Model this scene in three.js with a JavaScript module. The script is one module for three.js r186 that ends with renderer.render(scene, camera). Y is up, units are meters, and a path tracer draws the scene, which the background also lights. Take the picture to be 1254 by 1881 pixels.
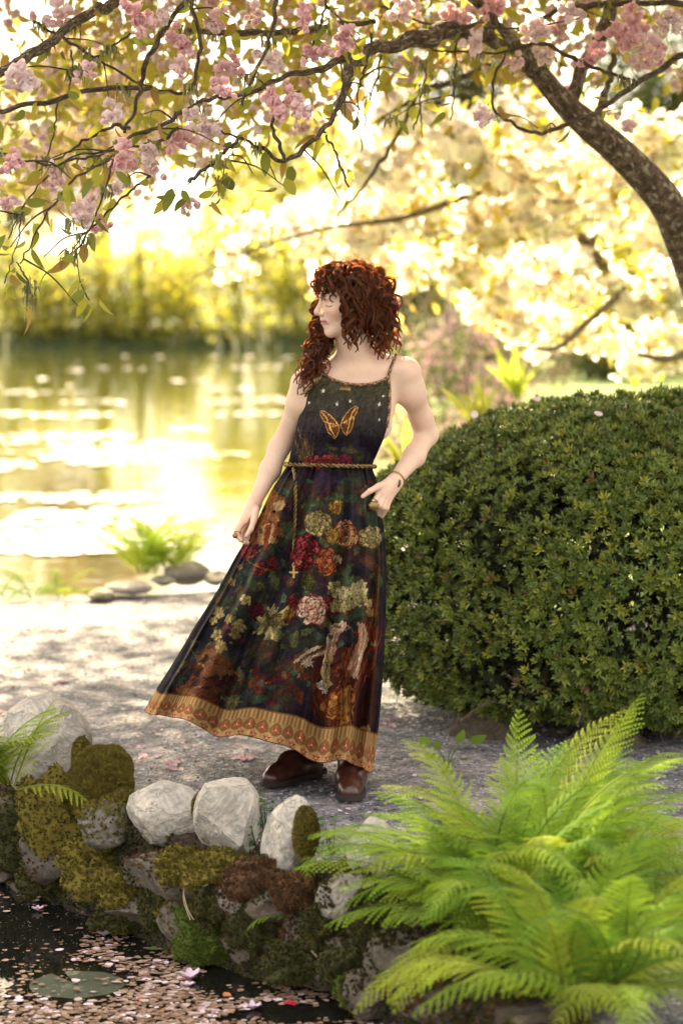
import * as THREE from 'three';
import { mergeGeometries, mergeVertices } from 'three/addons/utils/BufferGeometryUtils.js';

// ---------- camera, sky, sun, exposure ----------
const scene = new THREE.Scene();
const F = 4425, CX = 627, CY = 940.5, PITCH = Math.atan(410 / F), EYE = 1.6;
const camera = new THREE.PerspectiveCamera(2 * Math.atan(940.5 / F) * 180 / Math.PI, 682 / 1024, 0.1, 600);
camera.position.set(0, EYE, 0);
camera.rotation.x = -PITCH;
camera.focus = 7.3;
camera.userData.fStop = 2.5;
const renderer = new THREE.WebGLRenderer({ antialias: true });
renderer.toneMapping = THREE.LinearToneMapping;
renderer.toneMappingExposure = 5.2;
renderer.shadowMap.enabled = true;

const SUN_EL = 35 * Math.PI / 180, SUN_AZ = 9 * Math.PI / 180;      // behind the woman, a little to the left
const sunDir = new THREE.Vector3(-Math.sin(SUN_AZ) * Math.cos(SUN_EL), Math.sin(SUN_EL), -Math.cos(SUN_AZ) * Math.cos(SUN_EL));
{
  const W = 512, H = 256, data = new Float32Array(W * H * 4), d = new THREE.Vector3();
  for (let r = 0; r < H; r++) for (let c = 0; c < W; c++) {
    const up = ((r + .5) / H - .5) * Math.PI, az = ((c + .5) / W - .5) * 2 * Math.PI;
    d.set(Math.cos(az) * Math.cos(up), Math.sin(up), Math.sin(az) * Math.cos(up));
    const e = Math.max(0, d.y), hor = Math.exp(-e * 3.2), a = Math.acos(THREE.MathUtils.clamp(d.dot(sunDir), -1, 1));
    const glow = .55 * Math.exp(-a * a / .18) + .42 * Math.exp(-a / .75);
    const o = (r * W + c) * 4, k = d.y < 0 ? Math.max(.25, 1 + d.y * 3) : 1;
    data[o] = k * (.28 + .20 * hor + glow * 1.25);
    data[o + 1] = k * (.285 + .17 * hor + glow * 1.0);
    data[o + 2] = k * (.335 + .07 * hor + glow * .5);
    data[o + 3] = 1;
  }
  const t = new THREE.DataTexture(data, W, H, THREE.RGBAFormat, THREE.FloatType);
  t.mapping = THREE.EquirectangularReflectionMapping; t.magFilter = t.minFilter = THREE.LinearFilter; t.needsUpdate = true;
  scene.background = t; scene.environment = t;
}
const sun = new THREE.DirectionalLight(new THREE.Color(1, .83, .54), 5);
sun.position.copy(sunDir).multiplyScalar(60).add(new THREE.Vector3(0, 0, -9)); sun.target.position.set(0, 0, -9);
sun.castShadow = true; sun.shadow.radius = 1.2; sun.shadow.mapSize.set(4096, 4096);
Object.assign(sun.shadow.camera, { left: -30, right: 30, top: 40, bottom: -40, near: 1, far: 220 });
scene.add(sun, sun.target);

// ---------- helpers ----------
const V = (x, y, z) => new THREE.Vector3(x, y, z);
const { clamp, lerp, smoothstep } = THREE.MathUtils;
function rng(seed) { let s = seed >>> 0; return () => { s = (s + 0x6d2b79f5) | 0; let t = Math.imul(s ^ (s >>> 15), 1 | s); t = (t + Math.imul(t ^ (t >>> 7), 61 | t)) ^ t; return ((t ^ (t >>> 14)) >>> 0) / 4294967296; }; }
const hash = (x, y, z) => { let h = (Math.imul(x, 374761393) + Math.imul(y, 668265263) + Math.imul(z, 2147483647 - 83492791)) | 0; h = Math.imul(h ^ (h >>> 13), 1274126177); h = Math.imul(h ^ (h >>> 16), 2246822519); return ((h ^ (h >>> 15)) >>> 0) / 4294967296; };
function vnoise(x, y, z) {
  const xi = Math.floor(x), yi = Math.floor(y), zi = Math.floor(z), f = (t) => t * t * (3 - 2 * t), u = f(x - xi), v = f(y - yi), w = f(z - zi);
  const l = (a, b, t) => a + (b - a) * t;
  return l(l(l(hash(xi, yi, zi), hash(xi + 1, yi, zi), u), l(hash(xi, yi + 1, zi), hash(xi + 1, yi + 1, zi), u), v), l(l(hash(xi, yi, zi + 1), hash(xi + 1, yi, zi + 1), u), l(hash(xi, yi + 1, zi + 1), hash(xi + 1, yi + 1, zi + 1), u), v), w) * 2 - 1;
}
function fbm(x, y, z, n = 4) { let s = 0, a = .5; for (let i = 0; i < n; i++) { s += a * vnoise(x, y, z); x = x * 2.03 + 7.1; y = y * 2.03 + 3.7; z = z * 2.03 + 1.3; a *= .5; } return s; }
// the place on the ray through photograph pixel (x, y) that lies d metres in front of the camera / on the level y = h
function PX(x, y, d) {
  const cx = (x - CX) / F, cy = -(y - CY) / F, c = Math.cos(PITCH), s = Math.sin(PITCH), yy = cy * c - s, zz = -cy * s - c, t = d / -zz;
  return V(cx * t, EYE + yy * t, -d);
}
function GND(x, y, h = 0) {
  const cx = (x - CX) / F, cy = -(y - CY) / F, c = Math.cos(PITCH), s = Math.sin(PITCH), yy = cy * c - s, zz = -cy * s - c, t = (h - EYE) / yy;
  return V(cx * t, h, zz * t);
}
const used = {};
const numbered = (n) => { const k = used[n] = (used[n] ?? -1) + 1; return k ? n + '_' + String(k).padStart(3, '0') : n; };
function tag(o, label, category, group, kind) { if (label) o.userData.label = label; if (category) o.userData.category = category; if (group) o.userData.group = group; if (kind) o.userData.kind = kind; return o; }
function thing(name, label, category, pos, group) { const o = new THREE.Group(); o.name = numbered(name); if (pos) o.position.copy(pos); scene.add(o); return tag(o, label, category, group); }
function part(name, geo, mat, parent, kind) { const m = new THREE.Mesh(geo, mat); m.name = name; m.castShadow = m.receiveShadow = true; parent.add(m); if (kind) m.userData.kind = kind; return m; }
function topMesh(name, geo, mat, label, category, group, kind) { const m = new THREE.Mesh(geo, mat); m.name = numbered(name); m.castShadow = m.receiveShadow = true; scene.add(m); return tag(m, label, category, group, kind); }
function geom(pos, idx, col, uv, nor) {
  const g = new THREE.BufferGeometry();
  g.setAttribute('position', new THREE.Float32BufferAttribute(pos, 3));
  if (idx) g.setIndex(idx);
  if (col) g.setAttribute('color', new THREE.Float32BufferAttribute(col, 3));
  if (uv) g.setAttribute('uv', new THREE.Float32BufferAttribute(uv, 2));
  if (nor) g.setAttribute('normal', new THREE.Float32BufferAttribute(nor, 3)); else g.computeVertexNormals();
  return g;
}
// instances: list of {p, q, s, c}
function inst(name, geo, mat, list, parent, kind = 'stuff') {
  const m = new THREE.InstancedMesh(geo, mat, list.length), M = new THREE.Matrix4(), S = V(1, 1, 1);
  list.forEach((e, i) => { typeof e.s === 'number' ? S.set(e.s, e.s, e.s) : S.copy(e.s); M.compose(e.p, e.q, S); m.setMatrixAt(i, M); if (e.c) m.setColorAt(i, e.c); });
  m.name = name; m.castShadow = m.receiveShadow = true; if (kind) m.userData.kind = kind; (parent ?? scene).add(m); return m;
}
const Q = (dir, roll = 0, from = V(0, 1, 0)) => new THREE.Quaternion().setFromUnitVectors(from, dir.clone().normalize()).multiply(new THREE.Quaternion().setFromAxisAngle(from, roll));
const Qr = (R) => new THREE.Quaternion().setFromEuler(new THREE.Euler(R() * 6.28, R() * 6.28, R() * 6.28));
const rgb = (r, g, b) => new THREE.Color().setRGB(r, g, b);
const mixc = (a, b, t) => a.clone().lerp(b, t);
const std = (o) => new THREE.MeshStandardMaterial(o);
const phys = (o) => new THREE.MeshPhysicalMaterial(o);
const leafy = (o) => phys({ roughness: 1, transmission: .5, thickness: 0, side: THREE.DoubleSide, specularIntensity: .25, ...o });
// tube along points with radii; nseg samples, k sides
function tube(pts, radii, nseg = 24, k = 6, colf, cap = false) {
  const curve = pts.length > 1 ? new THREE.CatmullRomCurve3(pts, false, 'centripetal') : null, pos = [], idx = [], col = colf ? [] : null, uv = [];
  let nrm = null, L = 0, prev = null;
  const rad = (t) => { const x = t * (radii.length - 1), i = Math.min(radii.length - 2, Math.floor(x)); return radii.length === 1 ? radii[0] : lerp(radii[i], radii[i + 1], x - i); };
  for (let i = 0; i <= nseg; i++) {
    const t = i / nseg, p = curve.getPoint(t), tan = curve.getTangent(t);
    if (prev) L += p.distanceTo(prev); prev = p;
    if (!nrm) nrm = Math.abs(tan.y) < .9 ? V(0, 1, 0) : V(1, 0, 0);
    nrm.addScaledVector(tan, -nrm.dot(tan)).normalize();
    const b = tan.clone().cross(nrm), r = rad(t);
    for (let j = 0; j <= k; j++) { const a = j / k * Math.PI * 2, x = Math.cos(a) * r, y = Math.sin(a) * r; pos.push(p.x + nrm.x * x + b.x * y, p.y + nrm.y * x + b.y * y, p.z + nrm.z * x + b.z * y); uv.push(j / k, L); if (col) { const c = colf(t); col.push(c.r, c.g, c.b); } }
    if (i) for (let j = 0; j < k; j++) { const a = (i - 1) * (k + 1) + j, c = i * (k + 1) + j; idx.push(a, c, a + 1, a + 1, c, c + 1); }
  }
  if (cap) for (const i of [0, nseg]) { const p = curve.getPoint(i / nseg), n = pos.length / 3; pos.push(p.x, p.y, p.z); uv.push(.5, L); if (col) { const c = colf(i / nseg); col.push(c.r, c.g, c.b); } for (let j = 0; j < k; j++) { const a = i * (k + 1) + j; i ? idx.push(a, n, a + 1) : idx.push(a, a + 1, n); } }
  return geom(pos, idx, col, uv);
}
// pointed leaf lying along +y (length 1), folded along its midrib and bent back
function leafGeo(w = .4, bend = .25, fold = .12, n = 4) {
  const pos = [], idx = [];
  for (let i = 0; i <= n; i++) { const t = i / n, h = w / 2 * Math.pow(Math.sin(Math.PI * Math.pow(t, .8)), .8) + (i === 0 || i === n ? .004 : 0), z = -bend * t * t; pos.push(-h, t, z + fold * h / w, 0, t, z, h, t, z + fold * h / w); if (i) { const a = (i - 1) * 3, b = i * 3; idx.push(a, a + 1, b, b, a + 1, b + 1, a + 1, a + 2, b + 1, b + 1, a + 2, b + 2); } }
  return geom(pos, idx);
}
// sets uv by the plane each face looks along, in metres
function boxUV(g, k = 1) {
  const p = g.attributes.position, n = g.attributes.normal, uv = new Float32Array(p.count * 2);
  for (let i = 0; i < p.count; i++) { const ax = Math.abs(n.getX(i)), ay = Math.abs(n.getY(i)), az = Math.abs(n.getZ(i)); let a = p.getX(i), b = p.getY(i); if (ay > ax && ay > az) b = p.getZ(i); else if (ax > az) a = p.getZ(i); uv[2 * i] = a * k; uv[2 * i + 1] = b * k; }
  g.setAttribute('uv', new THREE.BufferAttribute(uv, 2)); return g;
}
// surface samples of a geometry: {p, n}
function sample(g, count, R, ok) {
  const P = g.attributes.position, I = g.index ? g.index.array : [...Array(P.count).keys()], cum = [], a = V(), b = V(), c = V(), out = []; let tot = 0;
  for (let i = 0; i < I.length; i += 3) { a.fromBufferAttribute(P, I[i]); b.fromBufferAttribute(P, I[i + 1]); c.fromBufferAttribute(P, I[i + 2]); tot += b.sub(a).cross(c.sub(a)).length(); cum.push(tot); }
  for (let s = 0; s < count; s++) {
    const x = R() * tot; let lo = 0, hi = cum.length - 1; while (lo < hi) { const m = (lo + hi) >> 1; cum[m] < x ? lo = m + 1 : hi = m; }
    a.fromBufferAttribute(P, I[lo * 3]); b.fromBufferAttribute(P, I[lo * 3 + 1]); c.fromBufferAttribute(P, I[lo * 3 + 2]);
    let u = R(), v = R(); if (u + v > 1) { u = 1 - u; v = 1 - v; }
    const e1 = b.clone().sub(a), e2 = c.clone().sub(a), n = e1.clone().cross(e2).normalize(), p = a.clone().addScaledVector(e1, u).addScaledVector(e2, v);
    if (!ok || ok(p, n)) out.push({ p, n });
  }
  return out;
}
function dataTex(n, f, srgb, rep) {
  const d = new Uint8Array(n * n * 4);
  for (let y = 0; y < n; y++) for (let x = 0; x < n; x++) { const c = f(x, y), o = (y * n + x) * 4; d[o] = clamp(c[0], 0, 255); d[o + 1] = clamp(c[1], 0, 255); d[o + 2] = clamp(c[2], 0, 255); d[o + 3] = 255; }
  const t = new THREE.DataTexture(d, n, n); t.wrapS = t.wrapT = THREE.RepeatWrapping; t.magFilter = t.minFilter = THREE.LinearFilter; if (srgb) t.colorSpace = THREE.SRGBColorSpace; if (rep) t.repeat.set(rep, rep); t.needsUpdate = true; return t;
}
// naive surface nets: f(x,y,z) signed distance, box lo..hi, cell h -> indexed geometry with gradient normals
function nets(f, lo, hi, h, e = h * .5, fn = f) {
  const nx = Math.ceil((hi.x - lo.x) / h) + 1, ny = Math.ceil((hi.y - lo.y) / h) + 1, nz = Math.ceil((hi.z - lo.z) / h) + 1, D = new Float32Array(nx * ny * nz).fill(9), B = 6, rad = B * h * .87 * 1.5 + h;
  for (let bz = 0; bz < nz; bz += B) for (let by = 0; by < ny; by += B) for (let bx = 0; bx < nx; bx += B) {
    const d = f(lo.x + (bx + B / 2) * h, lo.y + (by + B / 2) * h, lo.z + (bz + B / 2) * h);
    const far = Math.abs(d) > rad;
    for (let z = bz; z < Math.min(bz + B, nz); z++) for (let y = by; y < Math.min(by + B, ny); y++) for (let x = bx; x < Math.min(bx + B, nx); x++)
      D[x + nx * (y + ny * z)] = far ? d : f(lo.x + x * h, lo.y + y * h, lo.z + z * h);
  }
  const vid = new Int32Array(nx * ny * nz).fill(-1), pos = [], idx = [], sx = 1, sy = nx, sz = nx * ny, off = [0, sx, sy, sx + sy, sz, sx + sz, sy + sz, sx + sy + sz];
  const E = [[0, 1], [2, 3], [4, 5], [6, 7], [0, 2], [1, 3], [4, 6], [5, 7], [0, 4], [1, 5], [2, 6], [3, 7]];
  for (let z = 0; z < nz - 1; z++) for (let y = 0; y < ny - 1; y++) for (let x = 0; x < nx - 1; x++) {
    const i = x + nx * (y + ny * z); let m = 0; for (let k = 0; k < 8; k++) if (D[i + off[k]] < 0) m |= 1 << k;
    if (m === 0 || m === 255) continue;
    let px = 0, py = 0, pz = 0, c = 0;
    for (const [a, b] of E) { const A = D[i + off[a]], Bv = D[i + off[b]]; if ((A < 0) === (Bv < 0)) continue; const t = A / (A - Bv); px += (a & 1) + t * ((b & 1) - (a & 1)); py += ((a >> 1) & 1) + t * (((b >> 1) & 1) - ((a >> 1) & 1)); pz += (a >> 2) + t * ((b >> 2) - (a >> 2)); c++; }
    vid[i] = pos.length / 3; pos.push(lo.x + (x + px / c) * h, lo.y + (y + py / c) * h, lo.z + (z + pz / c) * h);
  }
  for (let z = 1; z < nz - 1; z++) for (let y = 1; y < ny - 1; y++) for (let x = 1; x < nx - 1; x++) {
    const i = x + nx * (y + ny * z), s = D[i] < 0;
    for (const [d1, d2, d3] of [[sx, sy, sz], [sy, sz, sx], [sz, sx, sy]]) {
      if ((D[i + d1] < 0) === s) continue;
      const a = vid[i], b = vid[i - d2], c = vid[i - d2 - d3], d = vid[i - d3];
      if (a < 0 || b < 0 || c < 0 || d < 0) continue;
      s ? idx.push(a, b, c, a, c, d) : idx.push(a, c, b, a, d, c);
    }
  }
  const nor = []; for (let i = 0; i < pos.length; i += 3) { const x = pos[i], y = pos[i + 1], z = pos[i + 2]; const gx = fn(x + e, y, z) - fn(x - e, y, z), gy = fn(x, y + e, z) - fn(x, y - e, z), gz = fn(x, y, z + e) - fn(x, y, z - e), l = Math.hypot(gx, gy, gz) || 1; nor.push(gx / l, gy / l, gz / l); }
  return geom(pos, idx, null, null, nor);
}
function cone(x, y, z, a, b, r1, r2) {   // distance to a tapered capsule
  const bx = b.x - a.x, by = b.y - a.y, bz = b.z - a.z, px = x - a.x, py = y - a.y, pz = z - a.z, t = clamp((px * bx + py * by + pz * bz) / (bx * bx + by * by + bz * bz + 1e-12), 0, 1);
  return Math.hypot(px - bx * t, py - by * t, pz - bz * t) - (r1 + (r2 - r1) * t);
}
const ell = (x, y, z, c, r) => { const a = (x - c.x) / r.x, b = (y - c.y) / r.y, d = (z - c.z) / r.z, k0 = Math.hypot(a, b, d), k1 = Math.hypot(a / r.x, b / r.y, d / r.z); return k1 < 1e-9 ? -Math.min(r.x, r.y, r.z) : k0 * (k0 - 1) / k1; };
const smin = (a, b, k) => { const h = Math.max(k - Math.abs(a - b), 0) / k; return Math.min(a, b) - h * h * k * .25; };
// ---------- the setting: ground, path, lawn, pond ----------
const WATER = -.3;
const wallLine = [[-900, 1290], [-400, 1360], [-40, 1432], [80, 1460], [190, 1508], [300, 1546], [420, 1578], [540, 1606], [680, 1640], [760, 1690], [860, 1790], [960, 1900], [1150, 2150], [1500, 2700]].map(([x, y]) => GND(x, y));
function wallDist(x, z) {             // + on the path, - over the near pool
  let best = 1e9, s = 1;
  for (let i = 1; i < wallLine.length; i++) {
    const a = wallLine[i - 1], b = wallLine[i], dx = b.x - a.x, dz = b.z - a.z, t = clamp(((x - a.x) * dx + (z - a.z) * dz) / (dx * dx + dz * dz), 0, 1), d = Math.hypot(x - a.x - dx * t, z - a.z - dz * t);
    if (d < best) { best = d; s = dx * (z - a.z) - dz * (x - a.x) < 0 ? 1 : -1; }
  }
  return best * s;
}
const shoreD = (x) => 13.15 + .25 * Math.sin(x * 1.3 + 1) + .12 * Math.sin(x * 3.7) + (x > -1 ? (x + 1) * .5 : 0);
const bankX = (d) => -.35 + (d - 14) * .02 + .25 * Math.sin(d * .35);
function pondDist(x, d) { return Math.max(shoreD(x) - d, x - bankX(d)); }      // + on land
function heightAt(x, z) {
  const d = -z, a = pondDist(x, d) / 1, w = wallDist(x, z), n = fbm(x * .9, z * .9, 3, 3);
  let h = n * .025 + fbm(x * 5, z * 5, 8, 2) * .008;
  h -= .75 * smoothstep(-a, -.55, .75);
  if (w < .3) h -= .02 * (1 - w / .3);
  if (w < .05) h -= .9 * smoothstep(.05 - w, .0, .06);
  return h;
}
function sheet(x0, x1, nx, d0, d1, nd, hf, curve = 1) {
  const pos = [], uv = [], idx = [];
  for (let j = 0; j <= nd; j++) for (let i = 0; i <= nx; i++) { const x = lerp(x0, x1, i / nx), d = lerp(d0, d1, Math.pow(j / nd, curve)); pos.push(x, hf(x, -d), -d); uv.push(x, d); if (i && j) { const a = (j - 1) * (nx + 1) + i - 1, b = a + nx + 1; idx.push(a, a + 1, b, b, a + 1, b + 1); } }
  return geom(pos, idx, null, uv);
}
const N1 = 1024;
// gravel: small stones of differing tone on dusty fines
const gravelCell = (n, x, y) => { const gx = x / N1 * n, gy = y / N1 * n, ix = Math.floor(gx), iy = Math.floor(gy); let b = 9, id = 0; for (let v = -1; v < 2; v++) for (let u = -1; u < 2; u++) { const cx = (ix + u + n) % n, cy = (iy + v + n) % n, d = Math.hypot(ix + u + .15 + .7 * hash(cx, cy, 1) - gx, iy + v + .15 + .7 * hash(cx, cy, 2) - gy) / (.55 + .45 * hash(cx, cy, 3)); if (d < b) { b = d; id = hash(cx, cy, 4); } } return [b, id]; };
const gravelH = new Float32Array(N1 * N1);
const per = (x, y, f, s) => { const a = x / N1 * Math.PI * 2, b = y / N1 * Math.PI * 2; return fbm(Math.cos(a) * f + s, Math.sin(a) * f + Math.cos(b) * f, Math.sin(b) * f, 4); };
const gravelMap = dataTex(N1, (x, y) => {
  const [b1, i1] = gravelCell(150, x, y), [b2, i2] = gravelCell(64, x, y), big = i2 > .72 && b2 < .42, d = big ? b2 * 1.1 : b1, id = big ? i2 * 7 % 1 : i1, n = per(x, y, 2.2, 5), n2 = per(x, y, 9, 2);
  const st = Math.max(0, 1 - d * 1.5); gravelH[y * N1 + x] = st * (big ? 1 : .6);
  let v = 118 + (id - .5) * 62 * Math.min(1, st * 2.4) + n * 52 + n2 * 42; if (id > .93) v += 34; if (id < .07) v -= 30;
  const w = (id * 13 % 1 - .5) * 12 + n * 8; return [v + 4 + w, v + 1, v + 1 - w * .8];
}, true, .55);
const gravelBump = dataTex(N1, (x, y) => { const v = gravelH[y * N1 + x] * 235; return [v, v, v]; }, false, .55);
const M = {
  path: std({ map: gravelMap, bumpMap: gravelBump, bumpScale: .007, roughness: .95 }),
  soil: std({ color: rgb(.055, .042, .03), map: gravelMap, bumpMap: gravelBump, bumpScale: .02, roughness: 1 }),
};
{
  const p = topMesh('path', sheet(-6, 6.5, 330, 4.2, 15, 300, heightAt), M.path); p.userData.kind = 'structure';
}
{
  const T = 512, t = dataTex(T, (x, y) => { const n = fbm(x / 5, y / 3, 1, 3), m = fbm(x / 60, y / 60, 4, 3); return [92 + n * 60 + m * 60, 112 + n * 60 + m * 40, 40 + n * 26]; }, true, .35);
  const g = sheet(-9, 60, 150, 11.5, 150, 150, (x, z) => { const d = -z, a = pondDist(x, d); return -.012 + .12 * smoothstep(a, 1, 9) + .5 * smoothstep(d, 25, 70) + fbm(x * .3, z * .3, 2, 2) * .08 - 1.7 * smoothstep(-a, -.5, .9) - (d < 15 && x < 0 ? 1 : 0); }, 1.7);
  topMesh('lawn', g, std({ map: t, roughness: 1 })).userData.kind = 'structure';
  const fb = sheet(-70, 30, 160, 74, 150, 40, (x, z) => -.9 + 1.2 * smoothstep(-z, 75, 78) + 3.4 * smoothstep(-z, 86, 150) + fbm(x * .3, z * .3, 5, 2) * .3);
  topMesh('far_bank', fb, std({ map: t, color: rgb(.34, .30, .14), roughness: 1 })).userData.kind = 'structure';
  const gr = new THREE.PlaneGeometry(900, 900).rotateX(-Math.PI / 2); gr.translate(0, -1.25, -100);
  topMesh('ground', gr, std({ color: rgb(.08, .075, .04), roughness: 1 })).userData.kind = 'structure';
  // the pond: one level of water in front of the wall and beyond the path; small ripples
  const WN = 512, rip = (x, y) => per2(x, y), per2 = (x, y) => { const a = x / WN * 6.28318, b = y / WN * 6.28318; let s = 0; for (let k = 1; k < 26; k++) { const kx = Math.round(hash(k, 1, 7) * 10 - 5), ky = 3 + Math.round(hash(k, 2, 7) * 13); s += Math.sin(kx * a + ky * b + hash(k, 3, 7) * 6.28) / (1 + .10 * k); } return s; };
  const bump = dataTex(WN, (x, y) => { const v = 128 + rip(x, y) * 13; return [v, v, v]; }, false);
  const far = new THREE.PlaneGeometry(150, 140, 1, 1).rotateX(-Math.PI / 2); far.translate(-30, WATER, -11.5 - 70);
  { const u = far.attributes.uv; for (let i = 0; i < u.count; i++) u.setXY(i, u.getX(i) * 150 / 2.3, u.getY(i) * 140 / 2.3); }
  topMesh('pond_water', far, phys({ color: rgb(.055, .058, .012), roughness: .04, ior: 1.33, bumpMap: bump, bumpScale: .0028 })).userData.kind = 'structure';
  const near = new THREE.PlaneGeometry(24, 16).rotateX(-Math.PI / 2); near.translate(-5, WATER, -2.0);
  topMesh('pool_water', near, phys({ color: rgb(.010, .010, .008), roughness: .03, ior: 1.33 })).userData.kind = 'structure';
}
// fallen blossom on the path: thin curled petals, thickest along the edges of the path
const petalGeo = (() => { const pos = [], idx = []; for (let i = 0; i <= 3; i++) { const t = i / 3, w = .5 * Math.pow(Math.sin(Math.PI * (.12 + .8 * t)), .8); for (let j = -1; j <= 1; j++) pos.push(j * w, .12 * j * j + .18 * t * t + .02, t - .5); if (i) for (let j = 0; j < 2; j++) { const a = (i - 1) * 3 + j, b = i * 3 + j; idx.push(a, b, a + 1, a + 1, b, b + 1); } } return geom(pos, idx); })();
M.petal = leafy({ color: rgb(.82, .66, .68), transmission: .25, roughness: .95 });
{
  const R = rng(77), list = [], ax = V(0, 1, 0);
  const put = (x, z, s) => { const q = new THREE.Quaternion().setFromAxisAngle(ax, R() * 6.28).multiply(new THREE.Quaternion().setFromEuler(new THREE.Euler((R() - .5) * .7, 0, (R() - .5) * .7))); list.push({ p: V(x, heightAt(x, z) + .004, z), q, s: s * (.7 + .6 * R()), c: mixc(rgb(1, 1, 1), rgb(.9, .62, .6), R() * R()).multiplyScalar(.7 + .3 * R()) }); };
  for (let i = 0; i < 5200; i++) {
    const d = 5.6 + 8 * Math.pow(R(), 1.0), x = (R() - .5) * d * .30 - (R() < .35 ? .8 : 0), z = -d, w = wallDist(x, z), a = pondDist(x, d);
    if (w < .02 || a < .1) continue;
    const keep = .22 + .8 * Math.exp(-w / .3) + .9 * Math.exp(-a / .7) + (fbm(x * 2.2, z * 2.2, 9, 2) > .12 ? .3 : 0);
    if (R() < keep * .8) put(x, z, .016);
  }
  for (let k = 0; k < 26; k++) { const d = 6.2 + R() * 5, x = (R() - .62) * d * .3, z = -d; if (wallDist(x, z) < .05) continue; for (let i = 0; i < 9; i++) put(x + (R() - .5) * .09, z + (R() - .5) * .09, .02); }
  for (const [x, y] of [[320, 1410], [435, 1392], [315, 1402], [455, 1395], [110, 1250]]) { const g = GND(x, y); for (let i = 0; i < 14; i++) put(g.x + (R() - .5) * .06, g.z + (R() - .5) * .07, .022); }
  tag(inst('fallen_petals', petalGeo, M.petal, list), 'pale pink blossom petals scattered over the gravel path', 'petals');
  // loose pebbles and crumbs of litter
  const peb = new THREE.IcosahedronGeometry(1, 1), pl = [];
  for (let i = 0; i < 6500; i++) { const d = 5.6 + 6.5 * R(), x = (R() - .5) * d * .32, z = -d; if (wallDist(x, z) < 0) continue; const s = .0025 + .006 * R() * R() * R(), v = .16 + .3 * R(); pl.push({ p: V(x, heightAt(x, z) + s * .3, z), q: Qr(R), s: V(s * (1 + .6 * R()), s * .7, s), c: rgb(v, v * .97, v * .93) }); }
  tag(inst('gravel', peb, std({ color: 0xffffff, roughness: .95 }), pl), 'loose grey gravel grains on the path', 'gravel');
}
// ---------- trees and shrubs across the pond and the lawn ----------
const bark = (() => {
  const n = 512, h = new Float32Array(n * n);
  const map = dataTex(n, (x, y) => { const a = x / n * 6.283, c = Math.cos(a), s = Math.sin(a), v = fbm(c * 2.2, s * 2.2, y / 16, 4), l = fbm(c * 4, s * 4, y / 30 + 40, 4), k = fbm(c * 9, s * 9, y / 8 + 9, 2); h[y * n + x] = .5 + v * .5 + k * .3; const li = smoothstep(l, .12, .3); return [lerp(92 + v * 62 + k * 22, 168 + k * 50, li * .75), lerp(76 + v * 56 + k * 22, 162 + k * 50, li * .75), lerp(58 + v * 46 + k * 20, 132 + k * 40, li * .75)]; }, true);
  const bump = dataTex(n, (x, y) => { const v = h[y * n + x] * 255; return [v, v, v]; });
  for (const t of [map, bump]) t.repeat.set(1, 2.2);
  return std({ map, bumpMap: bump, bumpScale: .012, roughness: .95 });
})();
M.darkBark = std({ map: bark.map, color: rgb(.55, .5, .45), bumpMap: bark.bumpMap, bumpScale: .012, roughness: .95 });
M.leafThin = leafy({ color: 0xffffff, transmission: .78 });
M.leafDull = leafy({ color: 0xffffff, transmission: .35 });
const roughLeaf = leafGeo(.55, .3, .1, 2), bloomGeo = (() => {       // one loose double blossom: a dozen cupped petals
  const R = rng(5), gs = []; for (let i = 0; i < 13; i++) { const g = petalGeo.clone(); g.scale(.72, .8, .72); g.translate(0, 0, .34); g.rotateX(-.15 - R() * 1.25); g.rotateY(i * 2.4); g.translate(0, (R() - .4) * .3, 0); gs.push(g); } return mergeGeometries(gs);
})();
const singleBloom = (() => { const gs = []; for (let i = 0; i < 5; i++) { const g = petalGeo.clone(); g.scale(.62, .8, .8); g.translate(0, 0, .38); g.rotateX(-.35); g.rotateY(i * 1.2566); gs.push(g); } return mergeGeometries(gs); })();
function fill(R, blobs, n, size, cols, shell = .55, spread = 3.2, per = 7) {      // leaf places inside ellipsoids, mostly in their outer half, in small sprays
  const list = [], vol = blobs.map((b) => b.r.x * b.r.y * b.r.z), tot = vol.reduce((a, b) => a + b, 0);
  blobs.forEach((b, k) => {
    const m = Math.round(n * vol[k] / tot);
    for (let i = 0; i < m;) {
      const d = V(R() - .5, R() - .5, R() - .5); if (d.length() > .5 || d.length() < .02) continue; d.normalize();
      const rr = shell + (1 - shell) * Math.pow(R(), .6), lump = 1 + .28 * fbm(d.x * 2.2 + k * 9, d.y * 2.2, d.z * 2.2, 2), c0 = d.clone().multiply(b.r).multiplyScalar(rr * lump).add(b.c), tone = cols[Math.floor(R() * cols.length)];
      for (let j = 0; j < per && i < m; j++, i++) list.push({ p: V((R() - .5), (R() - .5), (R() - .5)).multiplyScalar(size * spread).add(c0), q: Qr(R), s: size * (.65 + .7 * R()), c: tone.clone().multiplyScalar(.8 + .4 * R()) });
    }
  });
  return list;
}
function bush(name, label, cat, base, blobs, n, size, cols, seed, mat, group, geo = roughLeaf, stems = 5) {
  const R = rng(seed), t = thing(name, label, cat, base, group);
  inst('foliage', geo, mat, fill(R, blobs, n, size, cols), t);
  for (let i = 0; i < stems; i++) { const b = blobs[Math.floor(R() * blobs.length)], e = b.c.clone().add(V((R() - .5) * b.r.x, b.r.y * .4, (R() - .5) * b.r.z)), s = b.r.y * .05; part('stem', tube([V((R() - .5) * b.r.x * .5, -.4, (R() - .5) * .4), V(e.x * .6, e.y * .5, e.z * .6), e], [s, s * .4], 8, 5), M.darkBark, t); }
  return t;
}
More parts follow.
